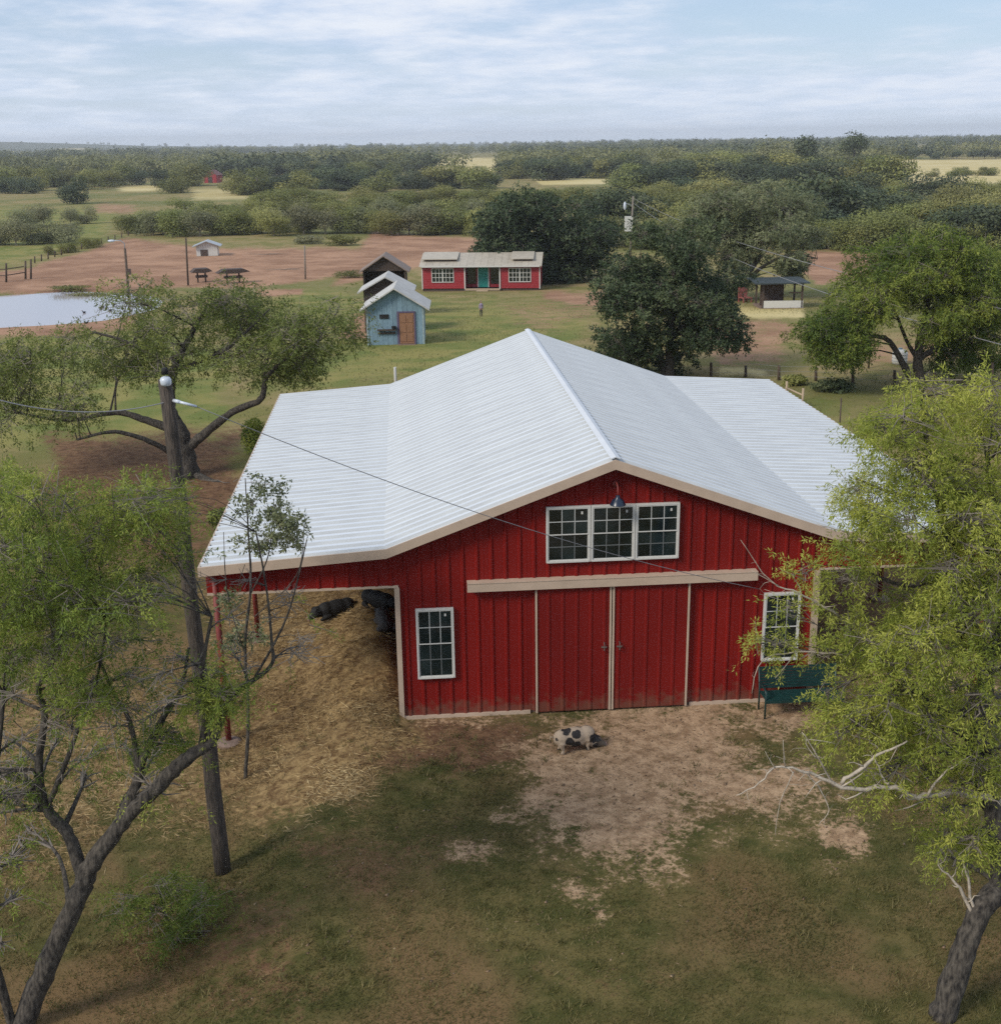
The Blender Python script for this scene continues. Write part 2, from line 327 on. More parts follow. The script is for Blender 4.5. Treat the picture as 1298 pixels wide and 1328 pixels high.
def zones(x, y, z):
    px, py = project(x, y, z); dist = np.hypot(x-CAM[0], y-CAM[1])
    s = np.clip(dist/20, .8, 40)
    w1 = (fbm(x*1.1/s*1.3, y*1.1/s*1.3, 21, 4)-.5)*2; w2 = (fbm(x*1.1/s*1.3, y*1.1/s*1.3, 55, 4)-.5)*2
    o = {}
    for k, L in ZONES.items():
        m = np.zeros(x.shape)
        for P, soft, warp, amp in L:
            sd_ = poly_sd(px+w1*warp*2.0, py+w2*warp, P); m = np.maximum(m, amp*np.clip(.5+.5*sd_/soft, 0, 1))
        o[k] = m
    return o
def axis(lo_f, hi_f, st, lo, hi, gr):
    a = list(np.arange(lo_f, hi_f+1e-6, st)); s_ = st; v = hi_f
    while v < hi: s_ = min(s_*gr, 160); v += s_; a.append(v)
    s_ = st; v = lo_f
    while v > lo: s_ = min(s_*gr, 160); v -= s_; a.insert(0, v)
    return np.array(a)
GX = axis(-14, 10, .28, -4200, 4200, 1.042); GY = axis(-11.5, 8, .28, -140, 5600, 1.026)
X, Y = np.meshgrid(GX, GY); Zv = zg(X, Y); xs, ys, zs = X.ravel(), Y.ravel(), Zv.ravel()
nx, ny = len(GX), len(GY); idx = np.arange(nx*ny).reshape(ny, nx)
Fg = np.stack([idx[:-1, :-1], idx[:-1, 1:], idx[1:, 1:], idx[1:, :-1]], -1).reshape(-1, 4)
gm = bpy.data.materials.new('pasture_soil'); gm.use_nodes = True
gme = np_mesh('ground', np.stack([xs, ys, zs], 1), Fg, gm)
zz = zones(xs, ys, zs)
for k, v in zz.items():
    a = gme.attributes.new(k, 'FLOAT', 'POINT'); a.data.foreach_set('value', v.astype(np.float32))
dd = np.hypot(xs-CAM[0], ys-CAM[1])
a = gme.attributes.new('back', 'FLOAT', 'POINT'); a.data.foreach_set('value', ss(10, 34, ys+np.abs(xs)*.25).astype(np.float32))
gme.polygons.foreach_set('use_smooth', np.ones(len(gme.polygons), bool))
a = gme.attributes.new('far', 'FLOAT', 'POINT'); a.data.foreach_set('value', ss(1500, 2600, dd).astype(np.float32))
ground = kind(link('ground', gme), 'structure')
t = gm.node_tree; LK = t.links.new; B = t.nodes['Principled BSDF']; B.inputs['Roughness'].default_value = .95; B.inputs['Specular IOR Level'].default_value = .1
geo = t.nodes.new('ShaderNodeNewGeometry')
def gn(scale, detail=5, rough=.6, dist=0):
    n = t.nodes.new('ShaderNodeTexNoise'); n.inputs['Scale'].default_value = scale; n.inputs['Detail'].default_value = detail; n.inputs['Roughness'].default_value = rough; n.inputs['Distortion'].default_value = dist
    LK(geo.outputs['Position'], n.inputs[0]); return n.outputs[0]
def gmath(op, a, b=0.0):
    n = t.nodes.new('ShaderNodeMath'); n.operation = op
    for i, v in enumerate((a, b)):
        if isinstance(v, (int, float)): n.inputs[i].default_value = v
        else: LK(v, n.inputs[i])
    return n.outputs[0]
def gr(f, a, b, lo=0, hi=1):
    m = t.nodes.new('ShaderNodeMapRange'); m.interpolation_type = 'SMOOTHSTEP'; m.inputs[1].default_value = a; m.inputs[2].default_value = b; m.inputs[3].default_value = lo; m.inputs[4].default_value = hi; LK(f, m.inputs[0]); return m.outputs[0]
def gmix(f, a, b):
    m = t.nodes.new('ShaderNodeMix'); m.data_type = 'RGBA'
    if isinstance(f, (int, float)): m.inputs[0].default_value = f
    else: LK(f, m.inputs[0])
    for i, v in ((6, a), (7, b)):
        if isinstance(v, tuple): m.inputs[i].default_value = (*v, 1)
        else: LK(v, m.inputs[i])
    return m.outputs[2]
def gattr(k):
    n = t.nodes.new('ShaderNodeAttribute'); n.attribute_name = k; return n.outputs['Fac']
nf, nm, nl, nb = gn(9, 6, .7), gn(1.6, 6, .65), gn(.28, 5, .6, .5), gn(.035, 5, .6)
nvf = gn(38, 4, .7); nstr = gn(4.5, 8, .75, .6); nmed = gn(3.2, 7, .72, .3); nred = gn(.16, 8, .7, .4)
c = gmix(gr(nm, .38, .62), (.072, .074, .022), (.150, .122, .046))
c = gmix(gr(nl, .42, .66), c, (.190, .122, .058))
back = gmix(gr(nl, .40, .60), (.195, .180, .060), (.310, .235, .110)); back = gmix(gmath('MULTIPLY', gr(nb, .46, .62), .8), back, (.145, .160, .050))
c = gmix(gattr('back'), c, back); c = gmix(gattr('far'), c, gmix(gr(nb, .4, .6), (.060, .082, .040), (.100, .112, .055)))
br = gmath('ADD', gmath('ADD', gmath('MULTIPLY', gmath('SUBTRACT', nm, .5), .8), gmath('MULTIPLY', gmath('SUBTRACT', gn(.75, 4, .6), .5), .7)), gmath('MULTIPLY', gmath('SUBTRACT', nf, .5), 1.3))
def lay(k, lo, hi, ca, cb, ns, kk=1.0):
    global c
    f = gr(gmath('ADD', gattr(k), gmath('MULTIPLY', br, kk)), lo, hi)
    f = gmath('MULTIPLY', f, gr(gattr(k), .02, .18))
    c = gmix(f, c, gmix(gr(ns, .36, .64), ca, cb))
lay('green', .35, .85, (.150, .180, .048), (.270, .240, .080), nl, .6)
lay('brown', .30, .80, (.110, .058, .034), (.215, .125, .068), nmed, 1.2)
lay('straw', .32, .72, (.115, .066, .030), (.350, .240, .110), nstr, 1.1)
lay('tan', .30, .72, (.285, .182, .105), (.500, .345, .212), nmed, 1.9)
lay('red', .36, .68, (.270, .150, .092), (.430, .255, .160), nred, .9)
lay('dry', .35, .65, (.52, .42, .18), (.60, .50, .26), nb, .2)
c = gmix(gmath('MULTIPLY', gr(nvf, .35, .7), .35), c, gmix(.5, c, (.02, .015, .01)))
LK(c, B.inputs['Base Color'])
bp = t.nodes.new('ShaderNodeBump'); bp.inputs['Strength'].default_value = .55; bp.inputs['Distance'].default_value = .06
LK(gmath('ADD', nf, gmath('MULTIPLY', nvf, .5)), bp.inputs['Height']); LK(bp.outputs[0], B.inputs['Normal'])

# pond water
wmt = bpy.data.materials.new('muddy_pond_water'); wmt.use_nodes = True; b = wmt.node_tree.nodes['Principled BSDF']
b.inputs['Base Color'].default_value = (.40, .37, .38, 1); b.inputs['Roughness'].default_value = .10; b.inputs['IOR'].default_value = 1.33; b.inputs['Specular IOR Level'].default_value = .9
_n = wmt.node_tree.nodes.new('ShaderNodeTexNoise'); _n.inputs['Scale'].default_value = 1.4; _n.inputs['Detail'].default_value = 3
_g = wmt.node_tree.nodes.new('ShaderNodeNewGeometry'); wmt.node_tree.links.new(_g.outputs['Position'], _n.inputs[0])
_b = wmt.node_tree.nodes.new('ShaderNodeBump'); _b.inputs['Strength'].default_value = .05; _b.inputs['Distance'].default_value = .1
wmt.node_tree.links.new(_n.outputs[0], _b.inputs['Height']); wmt.node_tree.links.new(_b.outputs[0], b.inputs['Normal'])
mb = MB(); ring = []
for i in range(72):
    an = 2*math.pi*i/72; k = 1.03+.10*(float(fbm(2+math.cos(an)*1.7, 2+math.sin(an)*1.7, 77, 3))-.5); ring.append((POND[0]+POND[2]*k*math.cos(an), POND[1]+POND[3]*k*math.sin(an), -2.42))
mb.quad(*ring); kind(mb.build('pond_water', wmt), 'structure')

# ------------------------------------------------------------------ the barn
W, XB, WE, HB, HA, HE, LB, OV = 4.57, 4.79, 8.62, 4.03, 5.776, 3.79, 17.18, 0.3
HDR = 3.12
def roofz(x):
    x = abs(x); return HA+(HB-HA)*x/XB if x < XB else HB+(HE-HB)*(x-XB)/(WE-XB)
barn = thing('barn', 'large red metal barn with white ribbed roof, beige trim and open lean-to sides', 'barn')
RIB = 0.30467
def ribbed(x0, x1, zb, zt, proud=.032, brk=()):
    """front-facing (-y) ribbed sheet between x0 and x1; zb, zt are functions of x"""
    pr = [(x0, 0.0)]; k = math.ceil((x0+.05)/RIB-.5)
    while (k+.5)*RIB < x1-.05:
        c0 = (k+.5)*RIB
        pr += [(c0-.045, 0.0), (c0-.02, -proud), (c0+.02, -proud), (c0+.045, 0.0)]; k += 1
    pr.append((x1, 0.0)); pr = sorted([p for p in pr if x0 <= p[0] <= x1]+[(b_, 0.0) for b_ in brk if x0 < b_ < x1])
    mb = MB()
    for (xa, ya), (xb_, yb) in zip(pr, pr[1:]):
        if xb_-xa < 1e-5: continue
        mb.quad((xa, ya, zb(xa)), (xb_, yb, zb(xb_)), (xb_, yb, zt(xb_)), (xa, ya, zt(xa)))
    return mb
PW = .915
def panels(xa, xb_, zb, zt, y, n, parent):
    for i in range(n):
        a, b_ = xa+(xb_-xa)*i/n, xa+(xb_-xa)*(i+1)/n
        o = ribbed(a, b_-.004, zb, zt, brk=(0.0, -XB, XB)).build('siding_panel', M_RED, parent); o.location.y = y-.0025*(i % 2)
fw_ = link('front_wall', MB().prism([(-W, .05), (W, .05), (W, roofz(W)-.10), (0, roofz(0)-.10), (-W, roofz(W)-.10)], .03, .14).mesh('front_wall', M_RED), barn)
panels(-W, W, lambda x: .06, lambda x: roofz(x)-.07, 0.0, 10, fw_)
for s in (-1, 1):
    hp = [(s*W, HDR+.04), (s*(WE-.06), HDR+.04), (s*(WE-.06), roofz(WE-.06)-.1), (s*XB, HB-.1), (s*W, roofz(W)-.1)]
    hd = MB().prism(hp if s > 0 else hp[::-1], .03, .12).build('lean_to_header', M_RED, barn)
    a, b_ = (W, WE-.05) if s > 0 else (-WE+.05, -W)
    panels(a, b_, lambda x: HDR+.02, lambda x: roofz(x)-.07, 0.0, 4, hd)
    MB().box((min(s*W, s*(WE-.05)), -.03, HDR-.03), (max(s*W, s*(WE-.05)), .10, HDR+.018)).build('header_trim', M_BEIGE, barn)
    # back header, side walls
    MB().prism(hp if s > 0 else hp[::-1], LB-.12, LB-.02).build('lean_to_header', M_RED, barn)
    sw = ribbed(0, LB-.2, lambda x: .04, lambda x: HB-.12).mesh('side_wall', M_RED)
    o = link('side_wall', sw, barn, (s*(W-.02), .1 if s > 0 else LB-.1, 0), (0, 0, R(90) if s > 0 else R(-90)))
MB().prism([(-W+.06, .05), (W-.06, .05), (W-.06, roofz(W)-.12), (0, HA-.12), (-W+.06, roofz(W)-.12)], LB-.12, LB-.02).build('back_wall', M_RED, barn)
# slab the hall stands on
MB().box((-W+.02, .02, -.3), (W-.02, LB-.03, .055)).build('floor_slab', M_CONC, barn)
MB().box((-W+.02, -.055, -.05), (-1.78, -.006, .075)).build('base_trim', M_BEIGE, barn); MB().box((1.78, -.055, -.05), (W-.14, -.006, .075)).build('base_trim', M_BEIGE, barn)
# roof: ribbed panels over a thin deck
NP = 17; RL = LB+2*OV; pw = RL/NP
def slope_panel(length, ang):
    mb = MB(); r0 = pw/3; pr = []; flank = []
    for i in range(3):
        c0 = r0*(i+.5); pr += [(c0-r0*.5 if i == 0 else c0-r0*.5, 0), (c0-.075, 0), (c0-.045, .062), (c0+.045, .062), (c0+.075, 0)]
        if i < 2: pr += [(c0+r0*.35, .0), ]
    pr.append((pw-.002, 0))
    for (ua, ha), (ub, hb_) in zip(pr, pr[1:]):
        if ub-ua < 1e-4: continue
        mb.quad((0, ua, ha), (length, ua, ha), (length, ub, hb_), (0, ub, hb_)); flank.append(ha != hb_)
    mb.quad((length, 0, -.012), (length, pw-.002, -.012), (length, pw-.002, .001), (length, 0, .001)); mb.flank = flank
    return mb
for nm_, xa, za, xb_, zb in (('main_roof', 0, HA, XB, HB), ('lean_to_roof', XB, HB, WE, HE)):
    ln = math.hypot(xb_-xa, zb-za); an = math.atan2(za-zb, xb_-xa)
    me = slope_panel(ln+(.05 if nm_ == 'main_roof' else 0), an); fl = me.flank; me = me.mesh('roof_panel', M_ROOF); me.materials.append(M_RIBSHADE)
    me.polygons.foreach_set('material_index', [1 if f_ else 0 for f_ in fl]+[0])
    for s in (1, -1):
        dk = MB().prism([(s*xa, za-.085), (s*xb_, zb-.085), (s*xb_, zb-.012), (s*xa, za-.012)][::s], -OV+.02, LB+OV-.02).build(nm_, M_GALV, barn)
        for i in range(NP):
            o = link('roof_panel', me, dk)
            lift = .012 if nm_ == 'main_roof' else 0.0
            if s > 0: o.location = (xa, -OV+pw*i, za+lift); o.rotation_euler = (0, an, 0)
            else: o.location = (-xa, -OV+pw*(i+1), za+lift); o.rotation_euler = (0, an, math.pi)
mb = MB()
for s in (-1, 1):
    q = .10; dz = (HA-HB)/XB*q
    P = [(0, HA+.10), (s*q, HA+.10-dz), (s*q, HA+.08-dz), (0, HA+.08)]
    mb.prism(P if s > 0 else P[::-1], -OV-.02, LB+OV+.02)
mb.build('ridge_cap', mat('white_ridge_metal', (.60, .62, .64), .4, 0, .08, 2), barn)
# beige gable trim front and back
def gable_trim(y0, y1):
    for s in (-1, 1):
        for xa, za, xb_, zb in ((0, HA, XB, HB), (XB, HB, WE+.04, HE)):
            P = [(s*xa, za+.035), (s*xb_, zb+.035), (s*xb_, zb-.17), (s*xa, za-.17)]
            MB().prism(P if s > 0 else P[::-1], y0, y1).build('gable_trim', M_BEIGE, barn)
gable_trim(-OV-.035, -OV+.005); gable_trim(LB+OV-.005, LB+OV+.035)
for s in (-1, 1):
    MB().box((min(s*(WE+.002), s*(WE+.042)), -OV+.006, HE-.17), (max(s*(WE+.002), s*(WE+.042)), LB+OV-.006, HE+.03)).build('eave_trim', M_BEIGE, barn)
# corner posts and lean-to posts
MB().box((-W-.09, -.07, -.03), (-W+.02, .07, HDR-.032)).build('corner_post', M_BEIGE, barn)
MB().box((W-.13, -.10, -.02), (W+.01, .04, HDR-.032)).build('corner_post', M_POST, barn)
for s in (-1, 1):
    for i, yy in enumerate((.02, 5.73, 11.45, 17.0)):
        x = s*8.40; z0 = g(x, yy)
        p = MB().tube([(x, yy, z0-.15), (x, yy, HE-.10)], .062, 10).build('pipe_post', M_REDPIPE, barn, True)
        MB().lathe([(.26, -.12), (.27, .05), (.20, .09), (.02, .10)], 14, Matrix.Translation((x, yy, z0))).build('concrete_footing', M_CONC, p)
    MB().box((min(s*8.34, s*8.46), .12, HE-.32), (max(s*8.34, s*8.46), 17.0, HE-.14)).build('eave_beam', M_REDPIPE, barn)
    for j in range(9):
        yy = 1.0+j*2; MB().beam((s*4.62, yy, HB-.16), (s*8.5, yy, HE-.15), .06, .12).build('rafter', M_REDPIPE, barn)
# sliding doors
for s in (-1, 1):
    a, b_ = (-1.665, -.012) if s < 0 else (.012, 1.70)
    body = MB().box((a, -.10, .05), (b_, -.045, 2.97)).build('sliding_door', mat('door_red_siding', (.185, .0082, .0058), .55, 0, 0, .9, color2=(.135, .0060, .0048), spec=.22, splash=(.14, .07, .045), stretch=(1, 1, .35)), barn)
    n = 2
    for i in range(n):
        xa, xb_ = a+.05+(b_-a-.1)*i/n, a+.05+(b_-a-.1)*(i+1)/n
        o = ribbed(xa, xb_, lambda x: .07, lambda x: 2.95, .02).build('door_panel', MATS['door_red_siding'], body); o.location.y = -.104
    for xe in (a, b_-.04):
        MB().box((xe, -.135, .045), (xe+.04, -.101, 2.96)).build('door_edge_trim', M_BEIGE, body)
    hx = s*.17
    MB().tube([(hx, -.12, 1.48), (hx, -.19, 1.50), (hx, -.19, 1.64), (hx, -.12, 1.66)], .012, 6).box((hx-.06, -.150, 1.54), (hx+.06, -.128, 1.57)).build('door_handle', mat('dull_steel', (.25, .22, .2), .4, .6, .2, 9), body)
tr = MB().box((-3.10, -.20, 3.005), (3.13, -.02, 3.165)).box((-3.12, -.215, 2.985), (3.15, -.20, 3.17)).build('door_track_cover', M_BEIGE, barn)
MB().prism([(-3.12, 3.172), (3.15, 3.172), (3.15, 3.186), (-3.12, 3.186)], -.225, -.0).build('track_flashing', M_BEIGE, tr)
# double-hung windows: frame, sashes, grilles and separate panes
def window(x0, x1, z0, z1, y, parent):
    f = .036; wn = MB()
    wn.box((x0, y-.075, z0), (x0+f, y, z1)).box((x1-f, y-.075, z0), (x1, y, z1)).box((x0+f, y-.075, z1-f), (x1-f, y, z1)).box((x0+f, y-.085, z0), (x1-f, y, z0+f))
    wo = wn.build('window', M_WHITE, parent)
    zm = (z0+z1)/2
    for k, (za, zb, yy) in enumerate(((zm-.008, z1-f-.002, y-.05), (z0+f+.002, zm+.028, y-.035))):
        s_ = MB(); q = .022; xa, xb_ = x0+f+.002, x1-f-.002
        s_.box((xa, yy-.018, za), (xa+q, yy, zb)).box((xb_-q, yy-.018, za), (xb_, yy, zb)).box((xa+q, yy-.018, zb-q), (xb_-q, yy, zb)).box((xa+q, yy-.018, za), (xb_-q, yy, za+q))
        s_.build('sash', M_WHITE, wo)
        gx0, gx1, gz0, gz1 = xa+q, xb_-q, za+q, zb-q
        if k == 0: MB().box((gx1-.14, yy-.0105, gz1-.12), (gx1-.10, yy-.0085, gz1-.06)).build('sticker', M_WHITE, wo)
        for i in range(3):
            for j in range(2):
                MB().box((gx0+(gx1-gx0)*i/3+.001, yy-.008, gz0+(gz1-gz0)*j/2+.001), (gx0+(gx1-gx0)*(i+1)/3-.001, yy-.002, gz0+(gz1-gz0)*(j+1)/2-.001)).build('pane', M_GLASS, wo)
        m = MB()
        for i in (1, 2): m.box((gx0+(gx1-gx0)*i/3-.009, yy-.014, gz0), (gx0+(gx1-gx0)*i/3+.009, yy-.0075, gz1))
        m.box((gx0, yy-.0145, (gz0+gz1)/2-.009), (gx1, yy-.0078, (gz0+gz1)/2+.009))
        m.build('grille', M_GRILLE2 if k else M_GRILLE1, wo)
    return wo
window(-4.23, -3.42, .98, 2.60, -.026, barn)
window(3.36, 4.17, 1.02, 2.62, -.026, barn)
for i in range(3): window(-1.42+i*.952, -1.42+(i+1)*.952-.012, 3.53, 4.77, -.026, barn)
# gooseneck barn lamp over the gable window
lamp = MB().tube([(.05, -.02, 5.22), (.05, -.16, 5.28), (.05, -.30, 5.24), (.05, -.34, 5.12), (.05, -.34, 5.02)], .018, 8).lathe([(.07, 0), (.07, .02)], 12, Matrix.Translation((.05, -.035, 5.22)) @ Matrix.Rotation(R(90), 4, 'X')).build('gooseneck_arm', M_REDPIPE, barn, True)
MB().lathe([(.17, -.13), (.165, -.12), (.12, -.03), (.05, .02), (.045, .07), (.01, .075)], 18, Matrix.Translation((.05, -.34, 4.98))).build('lamp_shade', M_NAVY, lamp, True)
MB().ball((.05, -.34, 4.86), .055, 10).build('lamp_bulb', M_LAMPW, lamp, True)
# pipe standing at the rear of the barn
pp = aty(513, 495, 18.2)
tag(MB().tube([(pp[0], 18.2, g(pp[0], 18.2)-.1), (pp[0], 18.2, aty(513, 476, 18.2)[2])], .05, 10).build('vent_pipe', M_WHITE), 'thin white pipe sticking up behind the low roof of the big barn', 'pipe')

# ------------------------------------------------------------------ bench by the barn door
bx, by = 3.24, -.62; bz = g(4, -.6)
bench = thing('garden_bench', 'dark green metal garden bench against the red barn wall under the window', 'bench', (4.12, -.62, bz))
for sx in (-.86, .86):
    MB().tube([(sx, -.25, 0), (sx, -.25, .62), (sx, -.18, .66), (sx, .22, .66)], .022, 8).tube([(sx, .22, 0), (sx, .22, .45), (sx, .34, .98)], .022, 8).build('leg', M_GREEN, bench, True)
for i in range(7): MB().box((-.86, -.27+i*.072, .43), (.86, -.27+i*.072+.055, .455)).build('seat_slat', M_GREEN, bench)
for i in range(8):
    z = .50+i*.06; y = .235+(z-.45)*.226; MB().box((-.86, y-.01, z), (.86, y+.012, z+.052)).build('back_slat', M_GREEN, bench)
MB().box((-.86, -.3, .385), (.86, -.275, .45)).build('front_rail', M_GREEN, bench)

# ------------------------------------------------------------------ utility pole with lamp, cables
def fused(name, mb, m, parent=None, voxel=.012, smooth=4):
    o = mb.build(name, m, parent, True)
    r = o.modifiers.new('r', 'REMESH'); r.mode = 'VOXEL'; r.voxel_size = voxel; r.use_smooth_shade = True
    s_ = o.modifiers.new('s', 'SMOOTH'); s_.iterations = smooth; s_.factor = .5
    dg = bpy.context.evaluated_depsgraph_get(); me = bpy.data.meshes.new_from_object(o.evaluated_get(dg)); me.name = name
    o.modifiers.clear(); o.data = me; return o
pb = hit(290, 1130); pt = aty(214, 492, pb[1])
pole = thing('utility_pole', 'leaning weathered wooden utility pole with a white lamp on its top', 'utility pole', (pb[0], pb[1], pb[2]))
pv = [Vector((0, 0, -.2)).lerp(Vector(pt-pb), k/10) for k in range(11)]
rr = random.Random(4)
MB().tube([p+Vector((rr.uniform(-.012, .012), rr.uniform(-.012, .012), 0)) for p in pv], [.150-.042*k/10 for k in range(11)], 16).build('pole', M_WOOD, pole, True)
top = Vector(pt-pb)
MB().lathe([(.06, -.05), (.085, -.02), (.09, .04), (.07, .08), (.03, .10)], 16, Matrix.Translation(top+Vector((.04, -.16, -.02)))).build('lamp_globe', M_LAMPW, pole, True)
MB().lathe([(.05, 0), (.055, .06), (.045, .10)], 12, Matrix.Translation(top+Vector((.04, -.16, .11)))).build('photocell', M_BLACK, pole, True)
MB().tube([top+Vector((0, .02, -.12)), top+Vector((.04, -.16, -.02))], .02, 8).build('lamp_arm', M_GALV, pole, True)
att = Vector(aty(229, 521, pb[1]-.16))
ins = MB().tube([att-Vector(pb)+Vector((-.06, .1, 0)), att-Vector(pb)+Vector((.05, -.02, 0))], .03, 8).tube([att-Vector(pb)+Vector((.05, -.02, 0)), att-Vector(pb)+Vector((.30, .02, -.09))], .022, 8)
ins.build('cable_clamp', M_LAMPW, pole, True)
def cable(a, b, sag, r, name, label, n=28):
    a, b = Vector(a), Vector(b); P = []
    for i in range(n+1):
        u = i/n; p = a.lerp(b, u); p.z -= sag*4*u*(1-u); P.append(p)
    return tag(MB().tube(P, r, 5).build(name, M_WIRE, None, True), label, 'cable')
cable(att+Vector((.30, .02, -.09)), (3.26, -.06, 2.72), .30, .0075, 'overhead_cable', 'thin grey cable from the leaning pole across the white roof to the barn wall')
le = aty(-60, 500, pb[1]-1.0)
cable(att+Vector((-.1, .1, 0)), le, .28, .009, 'overhead_cable', 'thin grey cable running from the leaning pole away from the barn')

# ------------------------------------------------------------------ pigs
def pig(name, label, loc, rz, m, lying=False, sc=1.0, group=None, head_down=.0):
    b = MB(); h = .29 if not lying else .17
    b.ball((0, 0, h+.06), (.40, .205, .215), 14).ball((-.28, 0, h+.07), (.22, .19, .20), 12).ball((.28, 0, h+.06), (.24, .19, .205), 12).ball((.05, 0, h-.02), (.33, .19, .17), 12)
    hz = h+.02-head_down*.22
    b.ball((.50, 0, hz+.03), (.19, .145, .15), 12).tube([(.55, 0, hz+.02), (.68, 0, hz-.07), (.76, 0, hz-.11)], [.115, .085, .07], 10)
    if not lying:
        for x, y in ((.30, .11), (.30, -.11), (-.32, .11), (-.32, -.11)):
            bend = .04 if x > 0 else -.05
            b.tube([(x, y, h), (x+bend*.4, y, .20), (x-bend*.5, y, .10), (x, y, .0)], [.10, .062, .042, .05], 8)
    else:
        for x, y, dx in ((.30, -.16, .26), (.22, .12, .28), (-.30, -.18, .22), (-.34, .14, .2)):
            b.tube([(x, y, .12), (x+dx*.6, y*1.35, .07), (x+dx, y*1.4, .045)], [.09, .055, .04], 8)
    root = thing(name, label, 'pig', loc, rz, group); root.scale = (sc, sc, sc)
    body = fused('body', b, m, root, .02, 5)
    for s in (-1, 1):
        e = MB(); e.quad((.47, s*.07, hz+.14), (.56, s*.10, hz+.15), (.62, s*.15, hz+.10), (.50, s*.16, hz+.08)).quad((.50, s*.16, hz+.07), (.62, s*.15, hz+.09), (.56, s*.10, hz+.14), (.47, s*.07, hz+.13)); e.build('ear', M_BLACK, root)
        MB().ball((.625, s*.085, hz+.05), .012, 8).build('eye', M_GLASS, root)
    MB().lathe([(.066, 0), (.07, .012), (.06, .022)], 12, Matrix.Translation((.755, 0, hz-.105)) @ Matrix.Rotation(R(110), 4, 'Y')).build('snout', mat('pinkish_snout', (.33, .20, .17), .6, 0, .3, 20), root)
    MB().tube([(-.50, 0, h+.12), (-.56, .02, h+.13), (-.585, -.02, h+.07), (-.56, -.01, h+.02)], [.016, .012, .01, .006], 6).build('tail', m, root, True)
    return root
# spotted coat: cream with black blotches of their own shape
sp = bpy.data.materials.new('spotted_hide'); sp.use_nodes = True; t2 = sp.node_tree; b2 = t2.nodes['Principled BSDF']; b2.inputs['Roughness'].default_value = .8
tcx = t2.nodes.new('ShaderNodeTexCoord'); vor = t2.nodes.new('ShaderNodeTexVoronoi'); vor.inputs['Scale'].default_value = 3.9; nn = t2.nodes.new('ShaderNodeTexNoise'); nn.inputs['Scale'].default_value = 5
va = t2.nodes.new('ShaderNodeVectorMath'); va.operation = 'MULTIPLY_ADD'; va.inputs[1].default_value = (.16, .16, .16)
t2.links.new(tcx.outputs['Object'], nn.inputs[0]); t2.links.new(nn.outputs['Color'], va.inputs[0]); t2.links.new(tcx.outputs['Object'], va.inputs[2]); t2.links.new(va.outputs[0], vor.inputs['Vector'])
mr = t2.nodes.new('ShaderNodeMapRange'); mr.inputs[1].default_value = .44; mr.inputs[2].default_value = .50; t2.links.new(vor.outputs['Distance'], mr.inputs[0])
sx_ = t2.nodes.new('ShaderNodeSeparateXYZ'); t2.links.new(tcx.outputs['Object'], sx_.inputs[0]); hm = t2.nodes.new('ShaderNodeMapRange'); hm.inputs[1].default_value = .46; hm.inputs[2].default_value = .52; hm.inputs[3].default_value = 1; hm.inputs[4].default_value = .35; t2.links.new(sx_.outputs[0], hm.inputs[0])
mu = t2.nodes.new('ShaderNodeMath'); mu.operation = 'MULTIPLY'; t2.links.new(mr.outputs[0], mu.inputs[0]); t2.links.new(hm.outputs[0], mu.inputs[1])
mxc = t2.nodes.new('ShaderNodeMix'); mxc.data_type = 'RGBA'; mxc.inputs[6].default_value = (.016, .013, .012, 1); mxc.inputs[7].default_value = (.36, .275, .195, 1); t2.links.new(mu.outputs[0], mxc.inputs[0]); t2.links.new(mxc.outputs[2], b2.inputs['Base Color'])
q = hit(744, 974); pig('pig', 'cream pig with black spots standing on bare dirt before the barn doors', tuple(q), R(14), sp, False, .92, head_down=.9)
q = hit(437, 799); pig('pig', 'black pig lying stretched out on straw under the lean-to, clear of the other pigs', tuple(q), R(205), M_BLACK, True, 1.05)
q = hit(490, 788); pig('pig', 'black pig lying under the lean-to just behind the dark grey pig', tuple(q), R(-38), M_BLACK, True, 1.0)
M_GREYH = mat('dark_grey_hide', (.065, .058, .055), .7, 0, .6, 5, bump=.3, bscale=50)
q = hit(498, 815); pig('pig', 'dark grey pig lying on straw close to the beige corner post', tuple(q), R(100), M_GREYH, True, .95)

# ------------------------------------------------------------------ trees
LEAF_BRIGHT = leaf_mat('bright_mesquite_leaf', (.120, .160, .026), (.280, .325, .052), (.480, .485, .100), .40)
LEAF_GREEN = leaf_mat('green_mesquite_leaf', (.080, .125, .024), (.200, .260, .045), (.370, .400, .080), .38)
LEAF_GREEN2 = leaf_mat('fresh_green_leaf', (.058, .098, .018), (.150, .200, .034), (.300, .330, .062), .38)
LEAF_OLIVE = leaf_mat('olive_leaf', (.072, .100, .022), (.160, .195, .045), (.275, .300, .078), .32)
LEAF_DARK = leaf_mat('dark_oak_leaf', (.030, .050, .022), (.066, .094, .042), (.140, .165, .075), .2)
LEAF_GREYG = leaf_mat('grey_green_leaf', (0.099, 0.121, 0.061), (0.193, 0.215, 0.105), (0.297, 0.308, 0.165), .3)
F_OLIVE = leaf_mat('brush_olive_leaf', (.110, .125, .038), (.225, .238, .072), (.345, .335, .115), .35, .2)
F_DARK = leaf_mat('brush_dark_leaf', (.030, .048, .026), (.075, .098, .046), (.155, .172, .078), .22, .25)
F_GREY = leaf_mat('brush_grey_leaf', (.125, .130, .068), (.220, .222, .112), (.310, .300, .158), .3, .2)
def limb3(L):
    return [(aty(px, py, yy), r) for px, py, yy, r in L]
